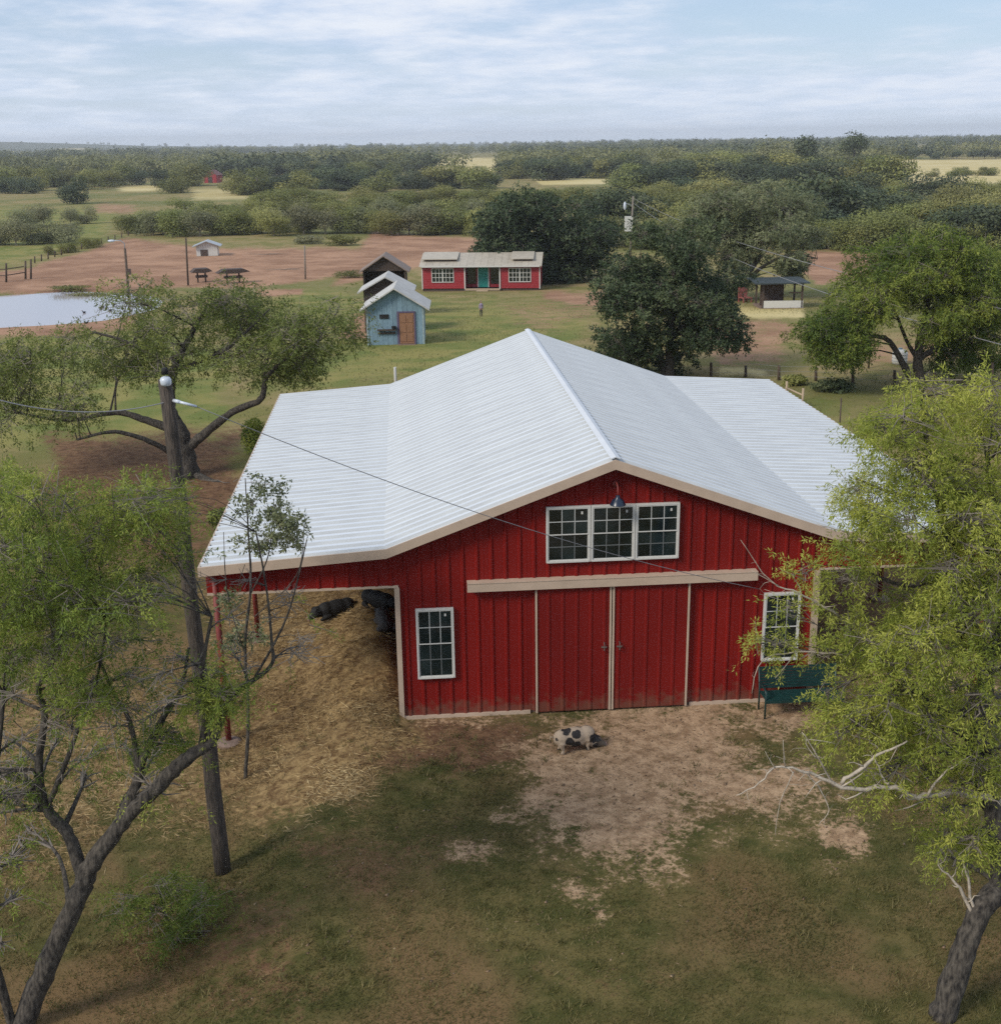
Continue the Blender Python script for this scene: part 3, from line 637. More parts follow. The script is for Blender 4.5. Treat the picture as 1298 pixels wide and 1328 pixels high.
def smooth_poly(pts, rad, k=4):
    P = []; Q = []; n = len(pts)
    for i in range(n-1):
        p0, p1, p2, p3 = pts[max(i-1, 0)], pts[i], pts[i+1], pts[min(i+2, n-1)]
        for j in range(k):
            u = j/k; P.append(.5*((2*p1)+(-p0+p2)*u+(2*p0-5*p1+4*p2-p3)*u*u+(-p0+3*p1-3*p2+p3)*u**3)); Q.append(rad[i]*(1-u)+rad[i+1]*u)
    P.append(pts[-1]); Q.append(rad[-1]); return P, Q
def hero_tree(name, label, base, limbs, clumps, leafmat, seed, nspray=60, nleaf=34, leaf=(.085, .02), spray=.36, twigmat=M_TWIG, cat='tree', dead=(), twig_r=.006, droop=.6, branch_n=7, parts=True):
    rng = np.random.default_rng(seed); rr = random.Random(seed)
    root = thing(name, label, cat, tuple(base)); off = np.array(base)
    nodes = []; tb = MB()
    for L in limbs:
        pts = [p for p, r in L]; rad = [r for p, r in L]
        P, Q = smooth_poly(pts, rad, 7)
        J = [p+np.array([rr.uniform(-1, 1), rr.uniform(-1, 1), rr.uniform(-1, 1)])*min(.014, .12*q)*(0 if i == 0 else 1) for i, (p, q) in enumerate(zip(P, Q))]
        tb.tube([p-off for p in J], [q*rr.uniform(.96, 1.04) for q in Q], 12, True, .10)
        nodes += [(p, q) for p, q in zip(J, Q)]
    br = tb; tw = MB(); NP_ = np.array([p for p, q in nodes]); NR = np.array([q for p, q in nodes])
    C_, D_, T_, S_ = [], [], [], []
    bnodes = []
    for (cpx, cpy, cy_, rx, ry, rz, den, tint) in clumps:
        c0 = aty(cpx, cpy, cy_)
        dist = np.linalg.norm(NP_-c0, axis=1)+np.maximum(0, NP_[:, 2]-c0[2])*1.5
        j = int(np.argmin(dist)); a = NP_[j]; r0 = min(NR[j]*.6, .05)
        mid = (a+c0)/2+np.array([rr.uniform(-.25, .25), rr.uniform(-.25, .25), rr.uniform(.0, .3)])*np.linalg.norm(c0-a)*.35
        P, Q = smooth_poly([a, mid, c0], [r0, r0*.6, r0*.3], 4)
        br.tube([p-off for p in P], Q, 5)
        R_ = np.array([rx, ry, rz])
        # secondary forks in the clump
        forks = []
        for k in range(branch_n):
            v = rng.normal(size=3); v /= np.linalg.norm(v); e = c0+v*R_*rng.uniform(.6, 1.0); s0 = P[-1-rr.randrange(0, 4)]
            m_ = (s0+e)/2+rng.normal(size=3)*.08*R_; tw.tube([s0-off, m_-off, e-off], [r0*.34+.002, r0*.22+.002, twig_r*.6], 4, False); forks.append((s0, m_, e))
        n = int(nspray*den)
        v = rng.normal(size=(n, 3)); v /= np.linalg.norm(v, axis=1, keepdims=True); rad = rng.uniform(.25, 1.0, (n, 1))**.6
        fk = np.array([f[2] for f in forks]); nearf = rng.integers(0, len(forks), n)
        p = np.where(rng.random((n, 1)) < .45, fk[nearf]+rng.normal(size=(n, 3))*R_*.22, c0+v*rad*R_)
        dirv = (p-c0)/np.maximum(np.linalg.norm(p-c0, axis=1, keepdims=True), 1e-3)+rng.normal(size=(n, 3))*.5; dirv[:, 2] -= droop*.5
        dirv /= np.linalg.norm(dirv, axis=1, keepdims=True)
        ln = spray*rng.uniform(.5, 1.25, (n, 1))
        for k in range(0, n, 4):
            q0 = p[k]-dirv[k]*ln[k]*.8; q1 = p[k]+dirv[k]*ln[k]*.8
            tw.tube([q0-off, q1-off], [twig_r, twig_r*.4], 3, False)
        tpos = rng.uniform(0, 1, (n, nleaf, 1))
        base_ = p[:, None, :]+dirv[:, None, :]*tpos*ln[:, None, :]
        base_[..., 2] -= (tpos[..., 0]**2)*ln*droop*.5
        lat = rng.normal(size=(n, nleaf, 3)); ld = dirv[:, None, :]*.55+lat*.6; ld[..., 2] -= droop*.5
        base_ = base_+lat*.02*spray/.36
        C_.append(base_.reshape(-1, 3)-off); D_.append(ld.reshape(-1, 3)); S_.append((((p-c0)/R_)[:, None, :]*.9+rng.normal(size=(n, nleaf, 3))*.75+np.array([0, 0, .35])).reshape(-1, 3))
        st = np.clip(tint+rng.normal(size=(n, 1))*.16, 0, 1); T_.append((st+rng.normal(size=(n, nleaf))*.10).ravel())
    tb.build('trunk', M_BARK, root, True)
    if tw.v: kind(tw.build('twig', twigmat, root), 'stuff')
    if C_:
        C_ = np.concatenate(C_); D_ = np.concatenate(D_); T_ = np.concatenate(T_); N = len(C_)
        link('crown', leaf_mesh('crown', C_, D_, leaf[0]*rng.uniform(.6, 1.3, N), leaf[1]*rng.uniform(.7, 1.3, N), T_, leafmat, rng, np.concatenate(S_)), root)
    for L in dead:
        db = MB()
        for br_ in L:
            pts = [p for p, r in br_]; rad = [r for p, r in br_]; P, Q = smooth_poly(pts, rad, 4); P = [p+rng.normal(size=3)*min(.025, q*.8) for p, q in zip(P, Q)]; db.tube([p-off for p in P], Q, 6)
            for k in range(2, len(P)-1, 2):     # crooked side twigs
                v = rng.normal(size=3); v[1] *= .6; v /= np.linalg.norm(v); l_ = rng.uniform(.15, .5)*(.5+Q[k]/.03*.5); a_ = P[k]; T3 = [a_]
                for z_ in range(3): v = v+rng.normal(size=3)*.4; v /= np.linalg.norm(v); a_ = a_+v*l_/3; T3.append(a_)
                db.tube([p-off for p in T3], [Q[k]*.45, Q[k]*.35, Q[k]*.25, .002], 5)
        db.build('dead_branch', M_DEAD, root, True)
    return root

def scatter_clumps(x0, x1, y0, y1, Y, n, r, den, tint, rng, jitter=1.2, shape=None):
    out_ = []
    while len(out_) < n:
        px, py = rng.uniform(x0, x1), rng.uniform(y0, y1)
        if shape and not shape(px, py): continue
        k = rng.uniform(.7, 1.25); out_.append((px, py, Y+rng.uniform(-jitter, jitter), r*k, r*k, r*.62*k, den, tint+rng.uniform(-.26, .26)))
    return out_

# --- foreground tree beside the pole
rg = np.random.default_rng(11)
lb = hit(28, 1334); Y1 = lb[1]
def L1(*P): return limb3([(a, b, Y1+dy, r) for a, b, dy, r in P])
limbs = [L1((24, 1345, 0, .17), (60, 1255, 0, .155), (100, 1165, 0, .145), (120, 1120, 0, .135), (165, 1060, -.1, .105), (205, 1020, -.2, .10), (240, 985, -.3, .095), (275, 960, -.3, .07), (300, 905, -.2, .045), (350, 865, 0, .028), (352, 830, .1, .02), (345, 760, .2, .014), (332, 690, .2, .010)),
         L1((108, 1140, 0, .11), (90, 1085, .2, .085), (62, 1050, .3, .075), (50, 1000, .4, .06), (58, 930, .5, .05), (50, 890, .5, .038), (70, 850, .6, .03), (60, 760, .6, .02)),
         L1((145, 1085, 0, .09), (175, 1025, .3, .075), (185, 985, .4, .06), (215, 925, .4, .045), (235, 895, .4, .03), (245, 840, .5, .02)),
         L1((180, 1000, .35, .045), (168, 935, .5, .035), (145, 895, .6, .025), (120, 830, .7, .018)), L1((62, 1045, .3, .045), (85, 990, .1, .035), (110, 920, 0, .028), (125, 885, 0, .02), (140, 800, 0, .014)),
         L1((262, 968, -.3, .05), (268, 915, -.4, .04), (262, 870, -.5, .03), (275, 800, -.5, .02)), L1((330, 880, -.1, .02), (372, 800, 0, .014), (398, 700, .1, .008)), L1((20, 1345, 0, .07), (-15, 1200, -.3, .06), (-10, 1050, -.4, .045), (5, 900, -.3, .03))]
cl = scatter_clumps(-30, 200, 620, 800, Y1, 48, .40, .78, .62, rg, 1.6, lambda x, y: y > 620+max(0, (x-90))*.15) + scatter_clumps(150, 225, 640, 800, Y1, 8, .32, .6, .6, rg, .6)
cl += scatter_clumps(-20, 190, 790, 900, Y1, 16, .36, .5, .5, rg, 1.2) + scatter_clumps(90, 180, 850, 920, Y1-.3, 5, .30, .7, .65, rg, .6) + scatter_clumps(250, 300, 840, 920, Y1-.4, 5, .26, .8, .65, rg, .3) + scatter_clumps(190, 250, 900, 970, Y1+.4, 4, .3, .5, .5, rg, .3) + scatter_clumps(60, 220, 930, 1080, Y1+.8, 8, .38, .35, .45, rg)
cl += scatter_clumps(-30, 60, 880, 1100, Y1+.6, 10, .38, .4, .4, rg) + scatter_clumps(200, 400, 740, 870, Y1, 14, .36, .05, .5, rg, .5) + scatter_clumps(0, 250, 740, 980, Y1-.2, 36, .45, .04, .4, rg, .9) + scatter_clumps(-20, 90, 950, 1120, Y1+.2, 10, .36, .10, .45, rg, .4) + scatter_clumps(-30, 30, 1100, 1280, Y1-.2, 5, .30, .2, .4, rg, .3)
hero_tree('mesquite_tree', 'multi-stemmed mesquite with feathery bright green leaves beside the leaning utility pole', lb, limbs, cl, LEAF_GREEN, 11, 36, 46, (.060, .014), .36, branch_n=14)
# sparse greyish shoots that reach in front of the lean-to roof
sap_b = hit(318, 1010); Ys = sap_b[1]
def L2(*P): return limb3([(a, b, Ys+dy, r) for a, b, dy, r in P])
cl = scatter_clumps(315, 385, 625, 700, Ys, 8, .32, .42, .4, rg, .4) + scatter_clumps(290, 330, 690, 850, Ys, 4, .3, .3, .45, rg, .4)
hero_tree('young_tree', 'thin half-bare young tree with sparse grey-green leaves before the lean-to roof', sap_b,
  [L2((318, 1012, 0, .04), (322, 930, 0, .034), (318, 840, 0, .03), (325, 760, 0, .024), (322, 690, 0, .016), (318, 620, 0, .008)), L2((325, 770, 0, .016), (348, 720, 0, .012), (355, 650, 0, .007)), L2((318, 850, 0, .014), (295, 770, 0, .011), (290, 690, 0, .006)), L2((330, 800, 0, .012), (385, 745, 0, .009), (395, 670, 0, .005))], cl, LEAF_GREYG, 5, 60, 16, (.085, .035), .26, droop=.2)
# low regrowth at the foot of the pole
sb = hit(225, 1225); Yb = sb[1]
hero_tree('sapling_shrub', 'low green shrub of leafy sprouts at the foot of the leaning pole', sb, [limb3([(225, 1228, Yb, .03), (215, 1190, Yb, .02), (205, 1150, Yb, .01)]), limb3([(225, 1228, Yb, .03), (250, 1190, Yb, .02), (272, 1150, Yb, .01)])],
  scatter_clumps(150, 295, 1130, 1235, Yb, 15, .32, .55, .42, rg, .5), LEAF_GREEN2, 21, 46, 34, (.062, .015), .32, cat='shrub')
# --- tree at the barn's other front corner
rb = hit(1222, 1318); Y3 = rb[1]
def L3(*P): return limb3([(a, b, Y3+dy, r) for a, b, dy, r in P])
limbs = [L3((1222, 1322, 0, .20), (1245, 1245, 0, .165), (1272, 1180, 0, .155), (1298, 1140, .1, .15), (1290, 1060, .3, .14), (1272, 1000, .4, .13), (1272, 930, .5, .12), (1278, 860, .6, .105), (1250, 790, .7, .085), (1235, 720, .8, .07), (1215, 640, .9, .05), (1200, 560, 1.0, .035), (1195, 490, 1.0, .018)),
         L3((1290, 800, .7, .06), (1350, 740, .8, .045), (1410, 690, .9, .02)), L3((1276, 880, .55, .07), (1250, 925, .6, .065), (1210, 915, .7, .05), (1170, 880, .7, .035), (1120, 850, .8, .022)), L3((1278, 865, .6, .08), (1310, 780, .8, .07), (1300, 700, .9, .05), (1280, 600, 1, .035)),
         L3((1252, 795, .7, .055), (1285, 740, .6, .045), (1270, 700, .6, .035), (1225, 700, .5, .025)), L3((1240, 735, .8, .04), (1180, 760, .9, .03), (1120, 740, 1.0, .018)), L3((1215, 645, .9, .03), (1160, 640, 1.0, .022), (1110, 620, 1.0, .012))]
dead = [[L3((1298, 1045, .3, .055), (1240, 1030, .0, .045), (1190, 1032, -.2, .04), (1150, 1022, -.3, .034), (1090, 1020, -.4, .03), (1040, 1000, -.4, .018), (1005, 995, -.4, .013), (985, 1015, -.4, .009), (955, 1032, -.4, .005)),
         L3((1090, 1020, -.4, .028), (1120, 995, -.4, .024), (1145, 975, -.4, .018), (1178, 962, -.4, .010)), L3((1080, 1020, -.4, .015), (1060, 980, -.5, .010), (1040, 950, -.5, .005)), L3((1040, 1000, -.4, .012), (1060, 1020, -.4, .010), (1075, 1050, -.4, .007), (1062, 1070, -.4, .004)),
         L3((1018, 996, -.4, .010), (1015, 960, -.5, .004)), L3((1005, 996, -.4, .008), (992, 975, -.4, .003)), L3((1030, 1000, -.4, .008), (1012, 1040, -.4, .006), (1005, 1085, -.4, .003)), L3((1150, 1022, -.3, .02), (1140, 995, -.2, .012), (1128, 975, -.2, .005)), L3((1200, 1030, -.2, .02), (1228, 1000, -.2, .012), (1260, 980, -.2, .006)), L3((1060, 985, -.5, .008), (1045, 960, -.5, .005), (1085, 965, -.5, .003))],
        [L3((1262, 1190, 0, .03), (1245, 1150, 0, .022), (1222, 1130, 0, .012), (1215, 1115, 0, .006)), L3((1262, 1180, 0, .025), (1255, 1140, 0, .018), (1248, 1115, 0, .008))],
        [L3((1090, 800, .6, .02), (1040, 770, .5, .013), (1000, 755, .5, .008), (960, 700, .4, .003)), L3((1010, 760, .5, .008), (975, 740, .5, .003)), L3((1100, 850, .6, .016), (1050, 845, .5, .012), (990, 855, .5, .008), (975, 900, .5, .004)), L3((1150, 720, .7, .016), (1095, 690, .7, .010), (1060, 680, .7, .004)), L3((1030, 850, .5, .009), (1005, 880, .5, .004))]]
def shp3(x, y):
    return x > 1105+abs(y-560)*.0 if y < 660 else x > 1075
cl = scatter_clumps(1140, 1320, 535, 700, Y3+.8, 26, .44, 1.0, .62, rg, 1.3) + scatter_clumps(1185, 1310, 500, 545, Y3+1, 6, .42, 1, .7, rg, .6) + scatter_clumps(1105, 1150, 590, 690, Y3+.8, 5, .30, .8, .55, rg, .5)
cl += scatter_clumps(1150, 1310, 700, 950, Y3+.5, 30, .38, .9, .60, rg, 1.2) + scatter_clumps(1095, 1160, 790, 950, Y3+.4, 8, .34, .9, .66, rg, .5) + scatter_clumps(1130, 1310, 940, 1010, Y3+.2, 7, .38, .7, .5, rg, .5) + scatter_clumps(1085, 1140, 700, 770, Y3+.6, 3, .26, .6, .6, rg, .3)
cl += [(1040, 745, Y3+.5, .17, .17, .2, .45, .75), (1025, 790, Y3+.5, .15, .15, .2, .4, .6), (1010, 835, Y3+.5, .14, .14, .16, .35, .65), (985, 835, Y3+.5, .12, .12, .12, .25, .85), (1060, 850, Y3+.5, .16, .16, .22, .5, .6), (1075, 900, Y3+.4, .18, .18, .22, .5, .65), (1085, 950, Y3+.2, .2, .2, .2, .3, .4)] + scatter_clumps(1200, 1315, 990, 1110, Y3+.3, 9, .34, .65, .5, rg, .6) + scatter_clumps(1100, 1310, 560, 960, Y3+.6, 26, .42, .05, .5, rg, 1.0) + scatter_clumps(1320, 1450, 540, 930, Y3+.8, 16, .50, .7, .6, rg, 1.2)
hero_tree('mesquite_tree', 'yellow-green mesquite with a thick leaning trunk and bleached dead branches near the bench', rb, limbs, cl, LEAF_BRIGHT, 33, 36, 48, (.062, .014), .38, dead=dead, branch_n=12)
# --- big tree behind the pole
tb_ = hit(243, 618); Y4 = tb_[1]
def L4(*P): return limb3([(a, b, Y4+dy, r) for a, b, dy, r in P])
limbs = [L4((244, 622, 0, .50), (240, 590, 0, .40), (232, 560, 0, .36), (220, 530, .2, .26), (225, 480, .3, .16), (250, 430, .5, .10), (270, 395, .5, .05)), L4((240, 585, 0, .22), (262, 565, -.2, .17), (300, 535, -.4, .14), (338, 518, -.6, .12), (345, 490, -.6, .09), (372, 465, -.6, .06), (410, 445, -.5, .03)), L4((232, 560, 0, .2), (190, 545, .3, .14), (150, 535, .5, .10), (90, 545, .5, .07), (20, 535, .5, .04)),
         L4((240, 600, 0, .14), (200, 575, -.8, .10), (150, 560, -1.2, .07), (100, 570, -1.3, .04)), L4((226, 490, .3, .1), (180, 450, .8, .07), (120, 430, 1.0, .04)), L4((232, 478, .3, .09), (290, 455, 0, .07), (330, 420, 0, .04), (350, 400, 0, .02)), L4((340, 505, -.6, .05), (350, 460, -.4, .035), (385, 420, -.3, .02)), L4((244, 612, 0, .16), (285, 628, -.9, .12), (320, 630, -1.3, .08))]
cl = scatter_clumps(170, 330, 375, 440, Y4+.5, 16, 1.25, 1.0, .5, rg, 2.2) + scatter_clumps(330, 450, 400, 480, Y4-.3, 13, 1.0, 1.1, .42, rg, 1.5) + scatter_clumps(-30, 210, 440, 530, Y4+.8, 20, 1.2, .9, .5, rg, 2.2) + scatter_clumps(190, 330, 440, 500, Y4+.6, 8, 1.0, .6, .45, rg, 1.5) + scatter_clumps(-30, 120, 500, 570, Y4, 7, 1.0, .6, .4, rg, 1.5)
hero_tree('spreading_tree', 'wide spreading dark-trunked tree behind the leaning pole', tb_, limbs, cl, LEAF_OLIVE, 44, 54, 21, (.14, .04), .62, branch_n=12, twig_r=.012)
# --- round dark oak behind the barn roof
ob = hit(868, 489); Y5 = ob[1]
def L5(*P): return limb3([(a, b, Y5+dy, r) for a, b, dy, r in P])
def in_ell(cx_, cy_, rx, ry): return lambda x, y: ((x-cx_)/rx)**2+((y-cy_)/ry)**2 < 1
limbs = [L5((868, 492, 0, .26), (868, 460, 0, .22), (870, 420, 0, .18), (872, 370, 0, .12), (880, 320, 0, .06)), L5((862, 492, .2, .16), (855, 450, .3, .13), (840, 400, .4, .10), (830, 350, .4, .05)), L5((870, 440, 0, .12), (905, 405, -.2, .09), (930, 380, -.3, .05))]
cl = scatter_clumps(775, 965, 290, 475, Y5, 60, .80, 1.0, .5, rg, 2.4, lambda x, y: in_ell(866, 385, 84, 88)(x, y) or in_ell(895, 330, 55, 45)(x, y)) + scatter_clumps(900, 960, 405, 465, Y5, 8, .7, .8, .3, rg, 1.5) + scatter_clumps(785, 850, 420, 470, Y5, 8, .7, .8, .45, rg, 1.5)
hero_tree('oak_tree', 'dense dark green oak just behind the white barn roof', ob, limbs, cl, LEAF_DARK, 55, 58, 20, (.155, .075), .5, twig_r=.01, droop=.2)
# --- spreading tree by the fence
mb_ = hit(1192, 502); Y6 = mb_[1]
def L6(*P): return limb3([(a, b, Y6+dy, r) for a, b, dy, r in P])
limbs = [L6((1196, 505, 0, .3), (1190, 470, 0, .24), (1195, 430, 0, .18), (1205, 380, 0, .1), (1200, 340, 0, .05)), L6((1185, 500, 0, .2), (1170, 470, -.2, .15), (1150, 440, -.4, .12), (1120, 434, -.5, .09), (1090, 420, -.5, .05)), L6((1190, 465, 0, .16), (1240, 440, .3, .12), (1290, 420, .4, .08)), L6((1192, 470, 0, .12), (1175, 440, .3, .09), (1160, 400, .4, .05))]
cl = scatter_clumps(1095, 1320, 312, 420, Y6, 50, 1.05, 1.05, .55, rg, 2.5, lambda x, y: in_ell(1205, 390, 115, 82)(x, y)) + scatter_clumps(1040, 1120, 385, 465, Y6-.5, 16, .85, 1.0, .38, rg, 1.6) + scatter_clumps(1200, 1310, 410, 470, Y6, 14, .9, .8, .3, rg, 2) + scatter_clumps(1255, 1320, 330, 400, Y6, 8, 1, 1, .5, rg, 2)
hero_tree('spreading_tree', 'broad light green tree with a curved low limb beside the wire fence', mb_, limbs, cl, LEAF_GREEN2, 66, 74, 21, (.17, .05), .55, twig_r=.012)
# --- hazy tree next to the dark pavilion
nb_ = hit(958, 388); Y7 = nb_[1]
def L7(*P): return limb3([(a, b, Y7+dy, r) for a, b, dy, r in P])
limbs = [L7((955, 392, 0, .34), (965, 365, 0, .28), (980, 340, 0, .2), (1000, 310, 0, .12), (1010, 270, 0, .06)), L7((965, 368, 0, .2), (990, 345, -.4, .15), (1025, 330, -.6, .1), (1060, 335, -.6, .05)), L7((970, 360, 0, .16), (945, 320, .4, .12), (930, 280, .5, .06))]
cl = scatter_clumps(870, 1065, 245, 345, Y7, 50, 1.5, 1.0, .45, rg, 3.5, lambda x, y: in_ell(968, 300, 98, 60)(x, y)) + scatter_clumps(925, 965, 330, 385, Y7-1, 10, 1.0, .9, .5, rg, 1.5) + scatter_clumps(1010, 1055, 340, 360, Y7, 4, .9, .6, .3, rg, 1)
hero_tree('spreading_tree', 'grey-green spreading tree shading the small dark pavilion', nb_, limbs, cl, LEAF_GREYG, 77, 74, 17, (.24, .09), .7, twig_r=.016)
# --- dark tree behind the small red house
hb_ = hit(705, 366); Y8 = hb_[1]
def L8(*P): return limb3([(a, b, Y8+dy, r) for a, b, dy, r in P])
limbs = [L8((705, 372, 0, .4), (705, 340, 0, .3), (715, 300, 0, .18), (720, 270, 0, .08)), L8((705, 345, 0, .2), (660, 310, 0, .14), (640, 285, 0, .07)), L8((705, 345, 0, .2), (750, 320, 0, .14), (765, 300, 0, .07))]
cl = scatter_clumps(635, 785, 255, 362, Y8, 70, 1.9, 1.0, .35, rg, 4, lambda x, y: in_ell(706, 312, 78, 58)(x, y)) 
hero_tree('oak_tree', 'broad dark oak standing right behind the small red house', hb_, limbs, cl, LEAF_DARK, 88, 74, 13, (.36, .16), .8, twig_r=.02, droop=.2)

# fallen branches and brush on the front lawn
def fallen(name, label, px, py, n, seed, ln, m=M_TWIG):
    rr = random.Random(seed); p = hit(px, py); root = thing(name, label, 'branch', tuple(p)); mb = MB()
    for k in range(n):
        an = rr.uniform(-.5, .6)+(math.pi if k % 3 == 0 else 0); l = ln*rr.uniform(.5, 1); a = Vector((rr.uniform(-.2, .2), rr.uniform(-.2, .2), .03)); P = [a]
        for i in range(5):
            an += rr.uniform(-.3, .3); a = a+Vector((math.cos(an), math.sin(an)*.8, 0))*l/5; P.append(Vector((a.x, a.y, g(p[0]+a.x, p[1]+a.y)-p[2]+.03+rr.uniform(0, .12))))
        mb.tube(P, [.016-.0022*i for i in range(6)], 5)
    mb.build('limb', m, root, True); return root
fallen('fallen_log', 'weathered log lying under the wide spreading tree', 300, 628, 2, 3, 1.6, M_TWIG)

# ------------------------------------------------------------------ countryside trees: prototypes copied around
def far_proto(name, label, cat, group, m, seed, h, wd, nq, leaf, lumps=9, low=.15, trunk=True):
    rng = np.random.default_rng(seed); root = thing(name, label, cat, (0, 0, -50), 0, group)
    C_, D_, T_, N_ = [], [], [], []
    L = []
    for k in range(lumps):
        an = rng.uniform(0, 2*math.pi); rr_ = math.sqrt(rng.random())*wd*.34; z = h*(low+.22+rng.uniform(0, 1)*(.62-low)*(1-.45*(rr_/(wd*.34))**2)); s = rng.uniform(.24, .36)
        L.append((np.array([rr_*math.cos(an), rr_*math.sin(an), z]), np.array([wd*s, wd*s, h*s*.62])))
    for c0, r_ in L:
        n = nq//lumps; v = rng.normal(size=(n, 3)); v /= np.linalg.norm(v, axis=1, keepdims=True); k = rng.uniform(.35, 1.06, (n, 1))**.5
        p = c0+v*r_*k; C_.append(p); D_.append(rng.normal(size=(n, 3))); N_.append(v/r_*r_.mean()+rng.normal(size=(n, 3))*.42+np.array([0, 0, .25])); T_.append(np.clip(.5+rng.normal()*.20+rng.normal(size=n)*.11, 0, 1))
    C_ = np.concatenate(C_); keep = C_[:, 2] > .15; C_ = C_[keep]; D_ = np.concatenate(D_)[keep]; N_ = np.concatenate(N_)[keep]; T_ = np.concatenate(T_)[keep]; N = len(C_)
    mb = MB(); mb.tube([(0, 0, -.3), (.05*wd*rng.normal()*.3, 0, h*.3), (0, .05, h*.55)], [.045*h*.5, .03*h*.5, .012*h], 6)
    for c0, r_ in L[:6]: mb.tube([(0, 0, h*(.12 if low < .1 else .25)), tuple(c0*.6), tuple(c0)], [.02*h*.5, .012*h*.5, .004*h], 4, False)
    mb.build('trunk', M_TWIG if m in (F_OLIVE, F_GREY) else M_BARK, root)
    link('crown', leaf_mesh('crown', C_, D_, leaf*rng.uniform(.6, 1.4, N), leaf*.6*rng.uniform(.7, 1.3, N), T_, m, rng, N_), root); return root
PROTO = {}
KINDS = {
 'brush': (F_OLIVE, 6.0, 7.0, 5200, .29, 13, -.16, 'mesquite_tree', 'olive green mesquite in the thick brush belt beyond the red dirt field', 'tree', 'mesquites of the brush belt beyond the dirt field'),
 'greyb': (F_GREY, 6.0, 6.5, 3200, .28, 11, -.12, 'mesquite_tree', 'pale grey-green feathery mesquite in the scrub away from the barn', 'tree', 'pale feathery mesquites in the scrub'),
 'dark': (F_DARK, 8.0, 9.0, 3400, .50, 13, -.10, 'oak_tree', 'dark rounded oak among the distant tree groups', 'tree', 'dark oaks among the distant tree groups'),
 'olive2': (F_OLIVE, 8.0, 9.5, 3400, .50, 13, -.10, 'field_tree', 'rounded olive green tree in the distant tree groups', 'tree', 'olive green trees in the distant tree groups'),
 'hedge': (F_DARK, 5.0, 6.5, 1400, .55, 8, .03, 'orchard_tree', 'small dark round tree in the row along the pale dry field', 'tree', 'row of small trees along the pale dry field'),
}
for k, (m, h, wd, nq, lf, lumps, low, nm_, lab, cat, grp) in KINDS.items():
    PROTO[k] = [far_proto(nm_, lab, cat, grp, m, 100+7*i+len(k)*31, h, wd, nq, lf, lumps, low) for i in range(4 if k != 'hedge' else 2)]
used = {}
rp_ = random.Random(8)
ADJ = {'brush': ('olive green mesquite', 'olive green mesquites'), 'greyb': ('pale feathery mesquite', 'pale feathery mesquites'), 'dark': ('dark rounded oak', 'dark rounded oaks'), 'olive2': ('rounded olive green tree', 'rounded olive green trees'), 'hedge': ('small dark round tree', 'small dark round trees')}
def plant(k, px, py, sc=1.0, wide=1.0, vi=None, where=''):
    p = hit(px, py); i = vi if vi is not None else rp_.randrange(len(PROTO[k])); src = PROTO[k][i]
    sc *= rp_.uniform(.85, 1.15); S = (sc*wide, sc*wide, sc)
    if (k, i) not in used:
        used[(k, i)] = 1; src.location = (p[0], p[1], p[2]-.1); src.rotation_euler.z = rp_.uniform(0, 6.28); src.scale = S; o = src
    else: o = copy_tree(src, (p[0], p[1], p[2]-.1), rp_.uniform(0, 6.28), S)
    if where: o['label'] = ADJ[k][0]+' '+where; o['group'] = ADJ[k][1]+' '+where
def row(k, x0, x1, ya, yb, n, sc=1.0, wide=1.0, jy=2.0, mixk=None, mp=.3, where=''):
    for i in range(n):
        u = (i+rp_.uniform(.1, .9))/n; kk = k if not mixk or rp_.random() > mp else mixk
        plant(kk, x0+(x1-x0)*u, ya+(yb-ya)*u+rp_.uniform(-jy, jy), sc, wide, None, where)
# brush belt beyond the dirt field
row('brush', 165, 630, 304, 304, 26, .95, 1.0, 3, 'greyb', .25, where='in the front rank of brush behind the red dirt field'); row('brush', 230, 640, 288, 286, 22, .95, 1.1, 3, 'greyb', .15, where='in the middle of the brush belt behind the dirt field'); row('brush', 330, 660, 272, 270, 16, 1.0, 1.2, 3, 'dark', .12, where='at the back of the brush belt behind the dirt field')
row('greyb', -20, 105, 318, 312, 7, .8, 1, 3, where='in the scrub patch on the green field past the pen'); row('greyb', 10, 120, 296, 290, 5, .75, 1, 2, where='at the back of the scrub patch past the pen'); row('brush', 60, 130, 330, 318, 5, .35, 1, 3, where='low along the diagonal fence of the dirt field')
row('brush', 180, 240, 300, 296, 4, .7, 1, 2, where='at the field corner near the yard light pole')
# right-hand belts
row('brush', 740, 880, 318, 322, 8, .85, 1.1, 4, 'greyb', .3, where='just behind the service pole'); row('dark', 770, 840, 300, 300, 4, 1.05, 1, 2, where='directly behind the service pole lamp'); row('brush', 830, 1000, 300, 305, 10, 1.0, 1.1, 3, 'greyb', .3, where='between the service pole and the pavilion tree')
row('brush', 1010, 1310, 318, 330, 15, 1.0, 1.1, 3, 'dark', .22, where='in the thicket edging the bare plot behind the pavilion'); row('brush', 1000, 1310, 296, 300, 16, 1.0, 1.2, 3, 'dark', .25, where='in the middle of the thicket behind the pavilion'); row('dark', 1020, 1090, 305, 308, 4, 1.35, 1, 2, where='standing tall in the thicket behind the pavilion'); row('brush', 870, 1310, 277, 280, 20, 1.0, 1.25, 3, 'greyb', .25, where='in the back half of the thicket behind the pavilion')
row('brush', 860, 1310, 262, 262, 20, 1.0, 1.3, 2, 'dark', .2, where='at the far edge of the thicket behind the pavilion'); row('brush', 640, 870, 268, 266, 12, .9, 1.2, 3, where='in the brush behind the big oak at the red house')
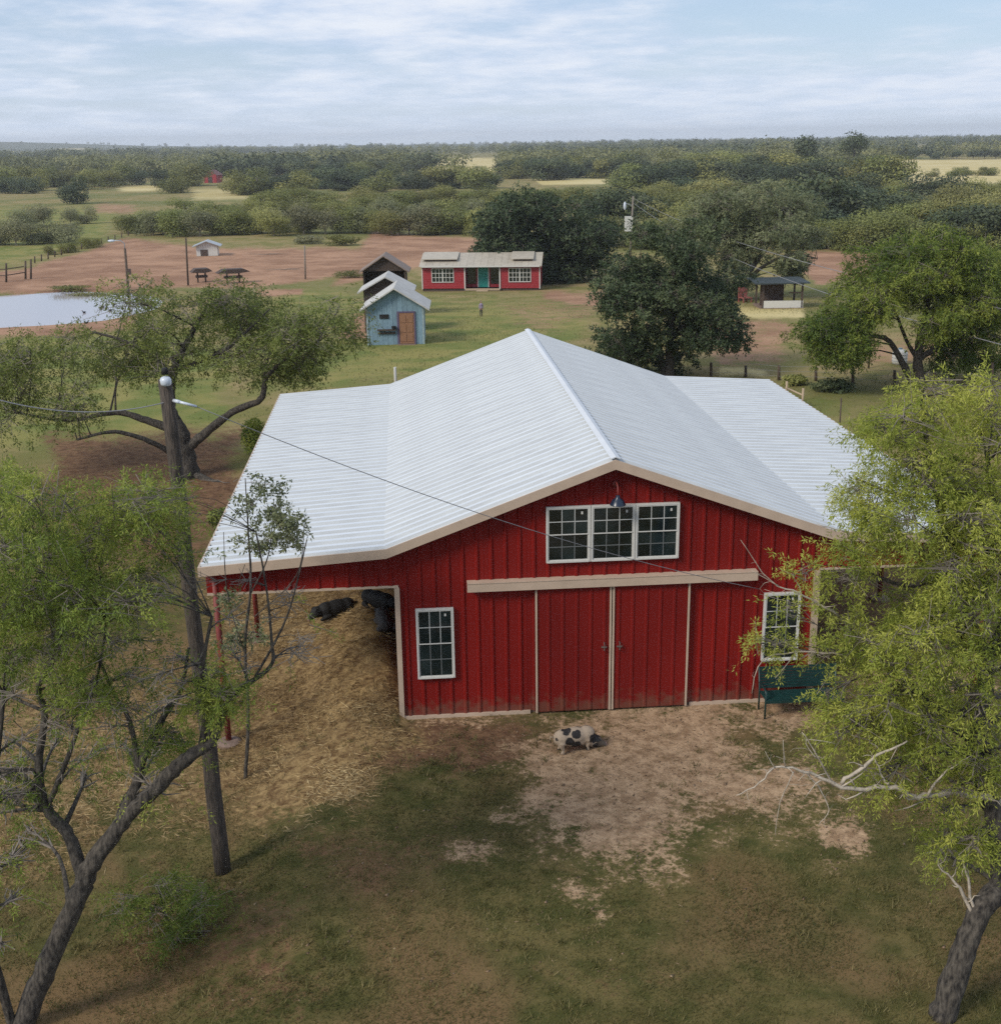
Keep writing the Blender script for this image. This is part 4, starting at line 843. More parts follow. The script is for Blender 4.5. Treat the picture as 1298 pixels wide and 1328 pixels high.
# tree groups in the middle distance
row('olive2', -15, 270, 246, 240, 15, 1.1, 1.1, 3, 'dark', .4, where='in the grove beside the tiny far red barn'); row('dark', 0, 60, 252, 250, 3, .9, 1, 2, where='at the near edge of the grove by the far red barn'); plant('dark', 100, 264, 1.1, .9, None, 'standing alone on the green field before the far grove'); plant('olive2', 226, 250, 1.15, 1.0, None, 'standing apart next to the tiny far red barn'); row('olive2', -10, 250, 226, 224, 12, 1.1, 1.2, 2, 'dark', .5, where='at the back of the grove by the far red barn')
row('olive2', 300, 385, 252, 250, 6, 1.05, 1.2, 2, 'dark', .3, where='in the clump right beside the tiny far red barn'); row('olive2', 385, 640, 245, 247, 15, 1.05, 1.2, 3, 'dark', .45, where='in the tree line behind the brush belt'); row('olive2', 380, 520, 232, 228, 8, 1.1, 1.2, 2, 'dark', .4, where='behind the tree line beyond the brush belt')
row('dark', 650, 830, 232, 228, 14, 1.3, 1.2, 3, 'olive2', .2, where='in the dark wood beyond the small red house'); row('olive2', 800, 1000, 246, 246, 12, 1.25, 1.2, 3, 'dark', .4, where="in the wood's near edge below the three tall trees"); row('dark', 880, 1160, 240, 242, 18, 1.35, 1.2, 3, 'olive2', .35, where='in the big wood below the three tall trees'); row('olive2', 870, 1060, 226, 226, 10, 1.3, 1.2, 2, 'dark', .4, where='at the back of the wood near the tall trees'); row('dark', 1080, 1165, 232, 236, 6, 1.2, 1.1, 2, where="at the wood's end beside the pale dry field")
row('hedge', 1138, 1300, 206, 206, 9, 1.35, 1.0, .4, where='in the row along the far side of the pale field'); row('olive2', 1200, 1300, 228, 228, 5, .45, 1.3, 1, where='scattered on the near side of the pale field')
for k, src in PROTO.items():      # a prototype that was never placed must not stay in the scene
    for i, s_ in enumerate(src):
        if (k, i) not in used:
            for ch in list(s_.children): bpy.data.objects.remove(ch)
            bpy.data.objects.remove(s_)
# three taller trees that stand out against the sky
for lab, px, py, tp, wd, m, sd_, lumps in (('tall spreading pale tree rising above the far woods, broadest against the sky', 1000, 232, 178, 52, F_GREY, 401, 10), ('tall narrow-topped tree rising above the far woods', 1045, 232, 174, 36, F_DARK, 402, 7), ('tall thin-crowned tree with open tufts against the sky beside the pale field', 1106, 226, 171, 40, F_DARK, 403, 6)):
    p = hit(px, py); d_ = (p-CAM)@FW; h = (py-tp)*d_/F; o = far_proto('tall_tree', lab, 'tree', None, m, sd_, h, wd*d_/F, 1500, .9, lumps, .35); o.location = tuple(p)

# far woods to the horizon
rng = np.random.default_rng(7)
def woods(name, label, n, d0, d1, m, seed, dens_thr, hh, K, qs):
    rng = np.random.default_rng(seed); dist = 1/rng.uniform(1/d1, 1/d0, n*4); an = YAW+rng.uniform(-.52, .52, n*4)
    x = CAM[0]+dist*np.sin(an); y = CAM[1]+dist*np.cos(an)
    dn = fbm(x/260, y/260, seed, 3); z = zg(x, y); zo = zones(x, y, z)['dry']
    ok = (dn > dens_thr) & (zo < .3); x, y, z, dist = x[ok][:n], y[ok][:n], z[ok][:n], dist[ok][:n]; N = len(x)
    h = hh*rng.uniform(.7, 1.25, N); wd = h*rng.uniform(.55, .85, N)
    v = rng.normal(size=(N, K, 3)); v /= np.linalg.norm(v, axis=2, keepdims=True); v *= rng.uniform(.5, 1.05, (N, K, 1))
    lump = 1+.35*np.sin(v[..., 0:1]*5+rng.uniform(0, 6, (N, 1, 1)))*np.sin(v[..., 1:2]*5+rng.uniform(0, 6, (N, 1, 1)))
    C_ = np.stack([x[:, None]+v[..., 0]*wd[:, None]*lump[..., 0], y[:, None]+v[..., 1]*wd[:, None]*lump[..., 0], z[:, None]+h[:, None]*(.5+.5*v[..., 2]*lump[..., 0])], -1).reshape(-1, 3)
    D_ = rng.normal(size=(N*K, 3)); T_ = np.repeat(np.clip(.5+rng.normal(size=N)*.22, 0, 1), K)+rng.normal(size=N*K)*.12
    s = np.repeat(wd*qs, K); o = link(name, leaf_mesh(name, C_, D_, s*rng.uniform(.7, 1.3, N*K), s*.85, T_, m, rng, v.reshape(-1, 3)+rng.normal(size=(N*K, 3))*.35, True)); kind(o, 'stuff'); o['label'] = label; o['category'] = 'woodland'; return o
W_O = leaf_mat('far_olive_leaf', (.100, .112, .048), (.190, .198, .080), (.285, .280, .118), .3); W_D = leaf_mat('far_dark_leaf', (.050, .068, .040), (.100, .122, .062), (.180, .195, .090), .22)
woods('distant_woodland', 'olive green woods beyond the far fields', 900, 620, 1300, W_O, 71, .55, 8.5, 230, .19)
woods('distant_woodland', 'darker evergreen woods among the far fields', 650, 600, 1300, W_D, 72, .57, 9.0, 230, .19)
woods('distant_woodland', 'hazy olive woods along the horizon', 1300, 1250, 4800, W_O, 73, .51, 9.0, 90, .28)
woods('distant_woodland', 'hazy dark woods along the horizon', 900, 1250, 5200, W_D, 74, .54, 10.0, 90, .28)

# ------------------------------------------------------------------ buildings beyond the barn
def gable_shed(name, label, loc, rz, w_, dp, he, ha, wallm, roofm, ov=.35, cat='shed', open_front=False):
    root = thing(name, label, cat, loc, rz)
    P = [(-w_/2, 0), (w_/2, 0), (w_/2, he), (0, ha), (-w_/2, he)]
    nbd = max(6, int(w_/.3))
    if not open_front:
        wl = MB().prism(P, .03, dp).build('wall', wallm, root)
        for i in range(nbd):
            a, b_ = -w_/2+w_*i/nbd, -w_/2+w_*(i+1)/nbd-.012; zt = lambda x: ha+(he-ha)*abs(x)/(w_/2)-.02
            pts = [(a, 0.02), (b_, .02), (b_, zt(b_))]+([(0, zt(0))] if a < 0 < b_ else [])+[(a, zt(a))]
            MB().prism(pts, -.005, .026).build('board', wallm, wl)
    else:
        MB().prism(P, dp-.1, dp).build('back_wall', wallm, root)
        for s in (-1, 1):
            MB().box((s*w_/2-.05, .06, 0), (s*w_/2+.05, dp-.1, he)).build('side_wall', wallm, root)
        MB().prism([(-w_/2, he-.05), (w_/2, he-.05), (w_/2, he), (0, ha), (-w_/2, he)], 0, .05).build('gable', wallm, root)
    for s in (-1, 1):
        sl = (ha-he)/(w_/2); xe = w_/2+ov; ze = ha-sl*xe; Q = [(0, ha+.02), (s*xe, ze+.02), (s*xe, ze+.11), (0, ha+.11)]
        MB().prism(Q if s > 0 else Q[::-1], -ov, dp+ov).build('roof', roofm, root)
    return root
M_BLUE = mat('faded_blue_boards', (.20, .30, .36), .8, 0, 0, 5, color2=(.13, .205, .26), stretch=(3, 3, .8), rnd=.12)
M_DOORB = mat('brown_door_wood', (.30, .15, .08), .7, 0, .35, 8, stretch=(4, 4, .6))
M_PURP = mat('faded_purple_paint', (.11, .08, .14), .7, 0, .2, 8)
M_GREYROOF = mat('weathered_tin_roof', (.52, .50, .46), .6, .1, .25, 2, rnd=.06)
M_BROWNW = mat('dark_weathered_boards', (.085, .058, .045), .85, 0, .5, 7, stretch=(3, 3, .8), rnd=.2)
M_TANROOF = mat('tan_tin_roof', (.46, .41, .33), .55, .1, .2, 2, rnd=.05)
sL, sR = hit(478, 447), hit(550, 447); sc_ = (sL+sR)/2; sw = abs(sR[0]-sL[0]); mp_ = (sc_[1]+24)/F
sh = gable_shed('garden_shed', 'faded blue board shed with a brown door and pale roof', (sc_[0], sc_[1], sc_[2]-.05), R(-3), sw, 3.6, 2.45, 3.55, M_BLUE, M_GREYROOF, .42)
dx = (528.5-514)*mp_
dr = MB().box((dx-.46, -.05, .12), (dx+.46, -.01, 2.05)).build('door', M_DOORB, sh)
for i in range(2):
    for j in range(3): MB().box((dx-.40+i*.42, -.075, .25+j*.6), (dx-.04+i*.42, -.052, .72+j*.6)).build('door_board', M_DOORB, dr)
for a, b_ in (((dx-.60, -.07, .1), (dx-.47, -.006, 2.15)), ((dx+.47, -.07, .1), (dx+.56, -.006, 2.15)), ((dx-.47, -.07, 2.06), (dx+.47, -.006, 2.15))): MB().box(a, b_).build('door_frame', M_PURP, dr)
MB().box((-.98, -.06, 1.72), (-.40, -.01, 1.98)).build('vent', M_BLACK, sh)
MB().box((-1.15, -.30, .98), (.02, -.01, 1.05)).build('shelf', M_BROWNW, sh); MB().box((-1.12, -.1, .75), (-.02, -.02, .85)).build('shelf', M_BROWNW, sh)
MB().lathe([(.12, 0), (.15, .2), (.05, .22)], 10, Matrix.Translation((-.1, -.2, 1.055))).build('pot', M_BLACK, sh)
MB().box((dx-.55, -.45, -.05), (dx+.55, -.02, .10)).build('door_step', M_CONC, sh)
for s in (-1, 1): MB().box((s*(sw/2)-.06, -.05, 0), (s*(sw/2)+.06, .01, 2.36)).build('corner_board', mat('pale_blue_trim', (.30, .38, .40), .8, 0, .3, 5), sh)
p = aty(500.5, 377, sc_[1]+7.5); zgd = g(p[0], p[1])
gable_shed('garden_shed', 'small brown shed with a pale tin roof right behind the blue shed', (p[0], p[1], zgd-.05), R(-3), 3.1, 3.2, p[2]-zgd+.1, aty(500.5, 357, p[1])[2]-zgd-.1, M_BROWNW, M_GREYROOF, .40)
p = aty(498, 352, sc_[1]+21); zgd = g(p[0], p[1])
s3 = gable_shed('open_shed', 'dark open-fronted wooden shed with a brown roof, farthest of the three sheds', (p[0], p[1], zgd-.05), R(-3), 3.3, 3.0, p[2]-zgd+.15, aty(498, 330, p[1])[2]-zgd-.1, M_BROWNW, mat('rusty_tin_roof', (.26, .19, .15), .7, .1, .35, 3), .35, open_front=True)
MB().box((-1.5, .05, .8), (1.5, .12, .95)).box((-.06, .05, .95), (.06, .15, 2.2)).build('front_rail', M_POST, s3)
# small red house
hL, hR = hit(549, 377), hit(700, 377); hc = (hL+hR)/2; hw = math.hypot(*(hR-hL)[:2])*.985; hrz = R(-9); u = hw/151.0
house = thing('small_house', 'small red board house with a turquoise door and tan metal roof', 'house', (hc[0], hc[1], hc[2]), hrz)
M_HRED = mat('house_red_boards', (.33, .022, .030), .6, 0, .2, 5, stretch=(.5, .5, 5), rnd=.06); M_TURQ = mat('turquoise_paint', (.02, .26, .22), .5, 0, .15, 6)
HW2, HD, HH, HR_ = hw/2, 6.0, 2.62, 3.55
x604, x648 = (604-624.5)*u, (649-624.5)*u
wl = MB().box((-HW2, .03, .25), (x604, HD, HH)).box((x648, .03, .25), (HW2, HD, HH)).box((x604, 1.2, .25), (x648, HD, HH)).build('wall', M_HRED, house)
for xa, xb_ in ((-HW2, x604-.01), (x648+.01, HW2)):
    for k in range(10):
        MB().prism([(xa, .26+k*.236), (xb_, .26+k*.236), (xb_, .26+k*.236+.225), (xa, .26+k*.236+.225)], -.012, .026).build('board', M_HRED, wl)
for s in (-1, 1): 
    k = MB(); x = s*(HW2-.06); k.v += [(x, 0, HH), (x, HD, HH), (x, HD/2, HR_), (x+s*.05, 0, HH), (x+s*.05, HD, HH), (x+s*.05, HD/2, HR_)]; k.f += [(0, 1, 2), (5, 4, 3), (0, 3, 4, 1), (1, 4, 5, 2), (2, 5, 3, 0)]; k.build('gable', M_HRED, house)
MB().box((-HW2+.02, .1, -.1), (HW2-.02, HD, .25)).build('foundation', M_BROWNW, house)
MB().box((x604, -.1, .05), (x648, 1.2, .25)).build('porch_floor', M_POST, house)
pan = 18
for s, ya, yb in ((-1, -.45, HD/2), (1, HD+.45, HD/2)):
    zE = HR_-(HR_-HH)/(HD/2)*abs(yb-ya)
    for i in range(pan):
        xa, xb_ = -HW2-.25+(hw+.5)*i/pan, -HW2-.25+(hw+.5)*(i+1)/pan-.015
        k = MB(); k.v += [(xa, ya, zE), (xb_, ya, zE), (xb_, yb, HR_), (xa, yb, HR_), (xa, ya, zE+.07), (xb_, ya, zE+.07), (xb_, yb, HR_+.07), (xa, yb, HR_+.07)]
        k.f += [(3, 2, 1, 0), (4, 5, 6, 7), (0, 1, 5, 4), (1, 2, 6, 5), (2, 3, 7, 6), (3, 0, 4, 7)]; k.build('roof_panel', M_TANROOF, house)
def roof_y(y): return HR_-(HR_-HH)/(HD/2)*abs(y-HD/2)
for xa, xb_ in ((-HW2-.1, (594-624.5)*u), ((663-624.5)*u, (692-624.5)*u)):      # shallow raised sections over the windows
    dm = MB(); y0, y1 = .55, 2.9
    dm.v += [(xa, y0, roof_y(y0)+.34), (xb_, y0, roof_y(y0)+.34), (xb_, y1, HR_+.10), (xa, y1, HR_+.10), (xa, y0, roof_y(y0)+.41), (xb_, y0, roof_y(y0)+.41), (xb_, y1, HR_+.17), (xa, y1, HR_+.17)]
    dm.f += [(3, 2, 1, 0), (4, 5, 6, 7), (0, 1, 5, 4), (1, 2, 6, 5), (2, 3, 7, 6), (3, 0, 4, 7)]; d_ = dm.build('dormer_roof', M_TANROOF, house)
    MB().box((xa+.5, y0+.25, roof_y(y0)+.05), (xb_-.15, y0+.32, roof_y(y0)+.33)).build('dormer_front', M_BROWNW, d_)
def house_window(x0, x1, z0, z1, nxp):
    f = MB()
    f.box((x0-.07, -.075, z0-.07), (x0, .0, z1+.07)).box((x1, -.075, z0-.07), (x1+.07, 0, z1+.07)).box((x0, -.075, z1), (x1, 0, z1+.07)).box((x0, -.085, z0-.07), (x1, 0, z0))
    for i in range(1, nxp): x = x0+(x1-x0)*i/nxp; q = .06 if i == nxp//2 else .025; f.box((x-q, -.06, z0), (x+q, -.03, z1))
    for j in (1, 2): z = z0+(z1-z0)*j/3; f.box((x0, -.058, z-.022), (x1, -.032, z+.022))
    wo = f.build('window', M_WHITE, house)
    for i in range(nxp):
        for j in range(3): MB().box((x0+(x1-x0)*i/nxp+.005, -.03, z0+(z1-z0)*j/3+.005), (x0+(x1-x0)*(i+1)/nxp-.005, -.018, z0+(z1-z0)*(j+1)/3-.005)).build('pane', M_GLASS, wo)
house_window((562-624.5)*u, (589-624.5)*u, .95, 2.25, 6); house_window((661-624.5)*u, (688-624.5)*u, .95, 2.25, 6)
xd = (626.5-624.5)*u
dr = MB().box((xd-.50, 1.13, .25), (xd+.50, 1.19, 2.35)).build('door', M_TURQ, house)
MB().box((xd-.60, 1.10, .25), (xd-.505, 1.18, 2.45)).box((xd+.505, 1.10, .25), (xd+.60, 1.18, 2.45)).box((xd-.505, 1.10, 2.36), (xd+.505, 1.18, 2.45)).build('door_frame', M_WHITE, dr); MB().ball((xd+.4, 1.10, 1.25), .05, 8).build('door_knob', M_GALV, dr)
for xa, xb_ in ((x604+.1, xd-.75), (xd+.75, x648-.1)): MB().box((xa, 1.14, .6), (xb_, 1.195, 2.35)).build('porch_window', M_GLASS, house)
for xx in (x604, x648): MB().box((xx-.06, -.10, .2), (xx+.06, .02, HH)).build('porch_post', M_WHITE, house)
MB().box((x604, -.06, HH-.16), (x648, .02, HH)).build('porch_beam', M_WHITE, house)
for k in range(2): MB().box((xd-.6, -.45-.3*k, -.1), (xd+.6, -.15-.3*k, .14-.08*k)).build('porch_step', M_POST, house)
for s in (-1, 1): MB().box((s*HW2-.05, -.04, .2), (s*HW2+.05, .02, HH-.1)).build('corner_board', M_WHITE, house)
MB().box((-HW2-.02, -.5, HH-.17), (HW2+.02, -.42, HH-.03)).build('eave_trim', M_WHITE, house)

# pavilion
pc = hit(1014, 400); mp_ = (pc[1]+24)/F
pav = thing('pavilion', 'small open pavilion with a dark flat roof and low white front wall', 'pavilion', tuple(pc), R(-6))
M_DKROOF = mat('dark_tin_roof', (.035, .05, .055), .6, 0, .3, 3)
for sx in (-1.55, 1.55):
    for yy in (0.05, 3.0): MB().box((sx-.07, yy-.07, -.1), (sx+.07, yy+.07, 2.0)).build('post', M_BROWNW, pav)
MB().prism([(-2.3, 1.98), (2.0, 2.02), (2.0, 2.12), (-2.3, 2.08)], -.6, 3.6).build('roof', M_DKROOF, pav)
MB().box((-1.5, -.02, .05), (1.65, .06, .62)).build('low_wall', M_WHITE, pav)
MB().box((-1.75, -.1, -.1), (1.75, 3.2, .05)).build('floor', M_CONC, pav)
MB().box((-1.5, 1.6, .05), (.4, 1.7, 1.9)).build('partition', M_BROWNW, pav)
MB().box((.5, .0, 1.2), (1.5, .05, 1.3)).build('rail', M_BROWNW, pav)
q = hit(966, 392); ch = thing('wooden_chair', 'small reddish chair next to the dark pavilion', 'chair', tuple(q), R(20)); M_RW = mat('faded_red_wood', (.30, .09, .07), .7, 0, .3, 6)
MB().box((-.45, -.4, .38), (.45, .35, .44)).build('seat', M_RW, ch); MB().box((-.45, .35, .4), (.45, .42, 1.25)).build('backrest', M_RW, ch)
for sx in (-.4, .4):
    for yy in (-.34, .34): MB().box((sx-.05, yy-.05, 0), (sx+.05, yy+.05, .38)).build('leg', M_RW, ch)
# coop on the dirt field
q = hit(269, 332); mp_ = (q[1]+24)/F
cp = gable_shed('animal_shelter', 'small whitish shelter with a tin roof on the red dirt field', tuple(q), R(4), 26*mp_, 2.6, 1.45, 2.0, M_WHITE, M_GALV, .5, 'shelter')
MB().box((-.9, -.06, .05), (.1, -.008, .9)).build('doorway', M_BROWNW, cp)
def feeder(px, py, label, sc):
    q = hit(px, py); r_ = thing('feeder', label, 'feeder', tuple(q), R(20)); m = M_FPOST
    MB().prism([(-1.5*sc, 1.2), (-.9*sc, 1.6), (.9*sc, 1.6), (1.5*sc, 1.25), (0.2, 1.1)], -.7, .7).build('hood', M_BROWNW, r_)
    for sx in (-.55*sc, .55*sc): MB().box((sx-.08, -.08, -.1), (sx+.08, .08, 1.25)).build('leg', m, r_)
    MB().box((-.8*sc, -.35, .55), (.8*sc, .35, .8)).build('trough', M_BROWNW, r_)
feeder(262, 366, 'dark hooded feeder on legs, the smaller one on the dirt field', .8); feeder(303, 367, 'dark wide-hooded feeder on legs on the dirt field', 1.25)
# far red barn
q = hit(273, 237); mp_ = (q[1]+24)/F
fb = gable_shed('field_barn', 'tiny far-off red barn among trees beyond the scrub', tuple(q), R(-12), 16*mp_, 7, 3.2, 5.0, M_HRED, mat('dull_red_roof', (.17, .06, .05), .7, 0, .3, 1), .4, 'barn'); MB().box((-.9, -.08, 0), (.9, -.01, 2.4)).build('door', M_BROWNW, fb)
# white structure behind the tree trunk by the fence
q = hit(1166, 472); tk = thing('water_tank', 'small whitish tank partly hidden behind the broad light green tree', 'tank', tuple(q)); tk.scale = (.7, .7, .7); MB().lathe([(.55, 0), (.58, .2), (.58, .9), (.4, 1.1), (.12, 1.18)], 18).build('tank_body', M_WHITE, tk, True); MB().lathe([(.16, 1.17), (.16, 1.26), (.02, 1.28)], 12).build('lid', M_BLUE, tk)
for a in range(3): MB().lathe([(.595, .25+a*.25), (.595, .29+a*.25)], 18).build('hoop', M_GALV, tk)

# ------------------------------------------------------------------ poles, posts and fences
def post(px, py, py_top, r, name, label, m=M_FPOST, cat='post', group=None, lean=0):
    q = hit(px, py); tp = aty(px+lean, py_top, q[1]); o = thing(name, label, cat, tuple(q), 0, group)
    MB().tube([(0, 0, -.15), tuple(tp-q)], [r, r*.85], 8).build('shaft', m, o, True); return o, Vector(tp-q), q
o, tp, q = post(167, 383, 322, .14, 'yard_light_pole', 'wooden yard light pole with a curved lamp arm beside the pond', cat='light pole', lean=-5)
MB().tube([tp, tp+Vector((0, 0, .5)), tp+Vector((-.3, -.2, .8)), tp+Vector((-.9, -.4, .85))], .05, 6).build('lamp_arm', M_GALV, o, True); MB().ball(tp+Vector((-1.15, -.45, .82)), (.38, .2, .12), 10).build('lamp_head', M_LAMPW, o, True)
MB().box((-.1, -.3, 0), (.28, -.12, .6), Matrix.Translation(tp+Vector((.12, 0, -2.6)))).build('meter_box', M_BROWNW, o)
post(244, 370, 308, .11, 'field_pole', 'tall thin dark pole at the edge of the grass near the whitish shelter', cat='pole', lean=-3)
post(396, 362, 318, .10, 'field_pole', 'tall thin grey pole on the red dirt field near the cut branches', M_TWIG, 'pole', lean=-1)
o, tp, q = post(817, 335, 254, .13, 'service_pole', 'grey service pole with white meter box and lamp beyond the dark oak', M_TWIG, 'pole', lean=4)
MB().box((-1.1, -.5, 0), (-.1, -.15, 1.9), Matrix.Translation(tp+Vector((0, 0, -4.4)))).build('meter_box', M_WHITE, o); MB().tube([tp+Vector((0, 0, -1.2)), tp+Vector((-1.0, -.2, -.9))], .05, 6).build('lamp_arm', M_GALV, o); MB().ball(tp+Vector((-1.1, -.2, -1.2)), (.2, .2, .55), 10).build('lamp_head', M_LAMPW, o, True)
cable(Vector(q)+tp+Vector((.1, 0, -.3)), aty(1420, 425, 22.0), 1.2, .022, 'overhead_cable', 'upper thin cable passing before the broad light green tree'); cable(Vector(q)+tp+Vector((.1, 0, -.9)), aty(1420, 478, 20.0), 1.6, .022, 'overhead_cable', 'lower thin cable passing before the broad light green tree')
# fence behind the barn: wooden posts, steel posts, wires
fp = [(922, 488, 470), (967, 489, 474), (1010, 493, 474), (1058, 494, 476), (1106, 497, 476), (1160, 500, 480), (1212, 502, 484), (1287, 508, 470)]
tops = []
for a, b_, c_ in fp:
    o, tp, q = post(a, b_, c_, .085, 'fence_post', 'short dark wooden fence post in the line behind the barn', group='wooden posts of the fence behind the barn'); tops.append((q, tp))
for k in range(3):
    P = [Vector(q)+Vector((0, -.09, .22+.26*k)) for q, tp in tops]; tag(MB().tube(P, .008, 4).build('fence_wire', M_WIRE), ('lowest', 'middle', 'highest')[k]+' wire strung along the short dark fence posts behind the barn', 'wire')
post(1126, 478, 444, .06, 'fence_post', 'leaning tall thin dark post standing behind the line of short fence posts', lean=3)
post(1088, 566, 516, .035, 'steel_post', 'thin dark steel post in the grass past the end of the low barn roof', M_BROWNW, lean=3)
b0 = hit(1019, 520); b1 = hit(1040, 530); br_ = thing('brace_frame', 'pale wooden H-shaped fence brace just past the low barn roof', 'fence brace', tuple(b0))
d01 = Vector(b1-b0)
for k, v in enumerate((Vector((0, 0, 0)), d01)): MB().tube([v+Vector((0, 0, -.1)), v+Vector((0, 0, .95))], .055, 8).build('post', M_POST, br_, True)
MB().tube([Vector((0, 0, .62)), d01+Vector((0, 0, .62))], .045, 8).build('crossbar', M_POST, br_, True)
# pens at the pond's far side
for i, (a, b_, t_) in enumerate(((-8, 366, 345), (8, 366, 341), (33, 362, 338), (40, 362, 336))):
    post(a, b_, t_, .13, 'pen_post', 'dark heavy post of the pen at the edge of the red dirt field', group='posts of the pen on the red dirt field')
for zz_, lab in ((.8, 'lower'), (1.5, 'upper')):
    tag(MB().tube([hit(-8, 366)+np.array([0, 0, zz_]), hit(8, 366)+np.array([0, 0, zz_]), hit(33, 362)+np.array([0, 0, zz_])], .06, 5).build('pen_rail', M_FPOST), lab+' dark rail between the pen posts on the dirt field', 'rail')
# fence along the diagonal edge of the dirt field
for i in range(16):
    u_ = i/15; a, b_ = 45+(175-45)*u_, 341+(303-341)*u_
    post(a, b_, b_-9+3*u_, .10, 'field_fence_post', 'grey post of the fence along the diagonal edge of the dirt field', group='posts along the diagonal field edge')
# brush piles, low hedge, scrap on the field
def low_bush(px, py, wpx, hpx, m, name, label, seed, lf=.16, n=2600):
    q = hit(px, py); mpp = (q[1]+24)/F; o = far_proto(name, label, 'shrub', None, m, seed, hpx*mpp*1.3, wpx*mpp, n, lf, 9, -.15); o.location = (q[0], q[1], q[2]-.05); o.scale = (1, .6, 1); return o
low_bush(1075, 508, 62, 24, F_DARK, 'low_shrub', 'low dark shrub along the fence behind the barn', 501)
low_bush(1030, 500, 40, 14, F_OLIVE, 'low_shrub', 'low olive shrub beside the dark one along the fence', 502)
low_bush(455, 360, 45, 10, F_OLIVE, 'low_shrub', 'small yellow-green shrub where the lawn meets the red dirt field', 503)
low_bush(445, 318, 40, 14, F_OLIVE, 'low_shrub', 'green shrub patch on the far side of the red dirt field', 504, .3)
low_bush(405, 316, 40, 10, F_GREY, 'low_shrub', 'pale whitish scrub heap on the far side of the dirt field', 505, .3)
low_bush(130, 388, 70, 10, F_OLIVE, 'low_shrub', 'weedy green clump on the far bank of the pond', 506, .2); low_bush(80, 378, 60, 8, F_OLIVE, 'low_shrub', 'long low weeds behind the pond', 507, .2)
low_bush(330, 590, 40, 46, LEAF_GREEN, 'low_shrub', 'bright green weedy shrub beside the corner of the low barn roof', 508, .12); low_bush(290, 690, 36, 40, LEAF_OLIVE, 'low_shrub', 'tawny weedy shrub below the corner of the low barn roof', 509, .12)
for lab, px, py, sd_, l_ in (('heap of cut branches lying on the red dirt field', 370, 350, 12, 3.2), ('grey heap of dead brush beyond the whitish shelter', 345, 330, 13, 4.0)):
    fallen('brush_pile', lab, px, py, 12, sd_, l_, M_TWIG)
# ducks
M_DUCK = mat('dark_feathers', (.03, .025, .025), .7, 0, .4, 20); M_DUCKW = mat('grey_feathers', (.20, .18, .17), .7, 0, .4, 20)
dk = MB().ball((0, 0, .16), (.26, .15, .13), 10).ball((-.24, 0, .2), (.1, .07, .05), 8).tube([(.18, 0, .2), (.24, 0, .34), (.27, 0, .40)], [.07, .045, .05], 8).ball((.29, 0, .42), (.075, .055, .055), 8)
dm0 = fused('duck_body', dk, M_DUCK, None, .03, 2); dme = dm0.data; bpy.data.objects.remove(dm0)
bk = MB().prism([(.34, .40), (.45, .395), (.45, .41), (.34, .44)], -.03, .03).mesh('bill', mat('orange_bill', (.5, .22, .04), .6))
rd = random.Random(3)
for i, (px, py) in enumerate(((131, 407), (134, 405), (139, 404), (144, 409), (110, 412), (148, 402), (112, 420))):
    q = hit(px, py); zz_ = max(q[2], -2.45)
    o = thing('duck', 'small dark duck at the edge of the muddy pond', 'duck', (q[0], q[1], zz_), rd.uniform(0, 6.2), 'ducks at the pond'); o.scale = (.62,)*3
    link('body', dme, o); link('bill', bk, o)
# ------------------------------------------------------------------ person on the lawn
q = hit(624, 410); H = 1.22; per = thing('person', 'small standing person in a pale purple top and dark trousers on the lawn', 'person', tuple(q), R(200)); k = H/1.75
b = MB(); s_ = k
def V3(*a): return tuple(c_*k for c_ in a)
b.ball(V3(0, 0, 1.60), tuple(c_*k for c_ in (.085, .10, .125)), 12).tube([V3(0, 0, 1.40), V3(0, 0, 1.52)], .055*k, 8).ball(V3(0, .095, 1.59), .018*k, 6)
b.tube([V3(0, 0, .88), V3(0, 0, 1.0), V3(0, 0, 1.2), V3(0, 0, 1.36), V3(0, 0, 1.44)], [.15*k, .135*k, .15*k, .165*k, .08*k], 12)
for s in (-1, 1):
    b.tube([V3(s*.15, 0, 1.39), V3(s*.23, -.01, 1.12), V3(s*.25, .06, .88)], [.06*k, .046*k, .034*k], 8).ball(V3(s*.255, .075, .82), (.03*k, .022*k, .05*k), 8)
    for j in range(4): b.tube([V3(s*.255, .055+.016*j, .79), V3(s*.255, .062+.016*j, .73+.012*abs(j-1.5))], .0085*k, 5)
    b.tube([V3(s*.255, .10, .83), V3(s*.245, .125, .78)], .009*k, 5)
    b.tube([V3(s*.085, 0, .90), V3(s*.095, .01, .50), V3(s*.10, -.01, .10), V3(s*.10, 0, .04)], [.095*k, .07*k, .05*k, .045*k], 8).tube([V3(s*.10, -.04, .04), V3(s*.11, .15, .03)], [.045*k, .035*k], 8)
    b.ball(V3(s*.09, 0, 1.59), .02*k, 6)
pm = bpy.data.materials.new('person_skin_and_clothes'); pm.use_nodes = True; t3 = pm.node_tree; b3 = t3.nodes['Principled BSDF']; b3.inputs['Roughness'].default_value = .8
tc3 = t3.nodes.new('ShaderNodeTexCoord'); s3_ = t3.nodes.new('ShaderNodeSeparateXYZ'); t3.links.new(tc3.outputs['Object'], s3_.inputs[0]); dv = t3.nodes.new('ShaderNodeMath'); dv.operation = 'DIVIDE'; dv.inputs[1].default_value = H; t3.links.new(s3_.outputs[2], dv.inputs[0])
cr = t3.nodes.new('ShaderNodeValToRGB'); cr.color_ramp.interpolation = 'CONSTANT'; e = cr.color_ramp.elements; e[0].position = 0; e[0].color = (.02, .018, .018, 1); e[1].position = .04; e[1].color = (.02, .02, .03, 1)
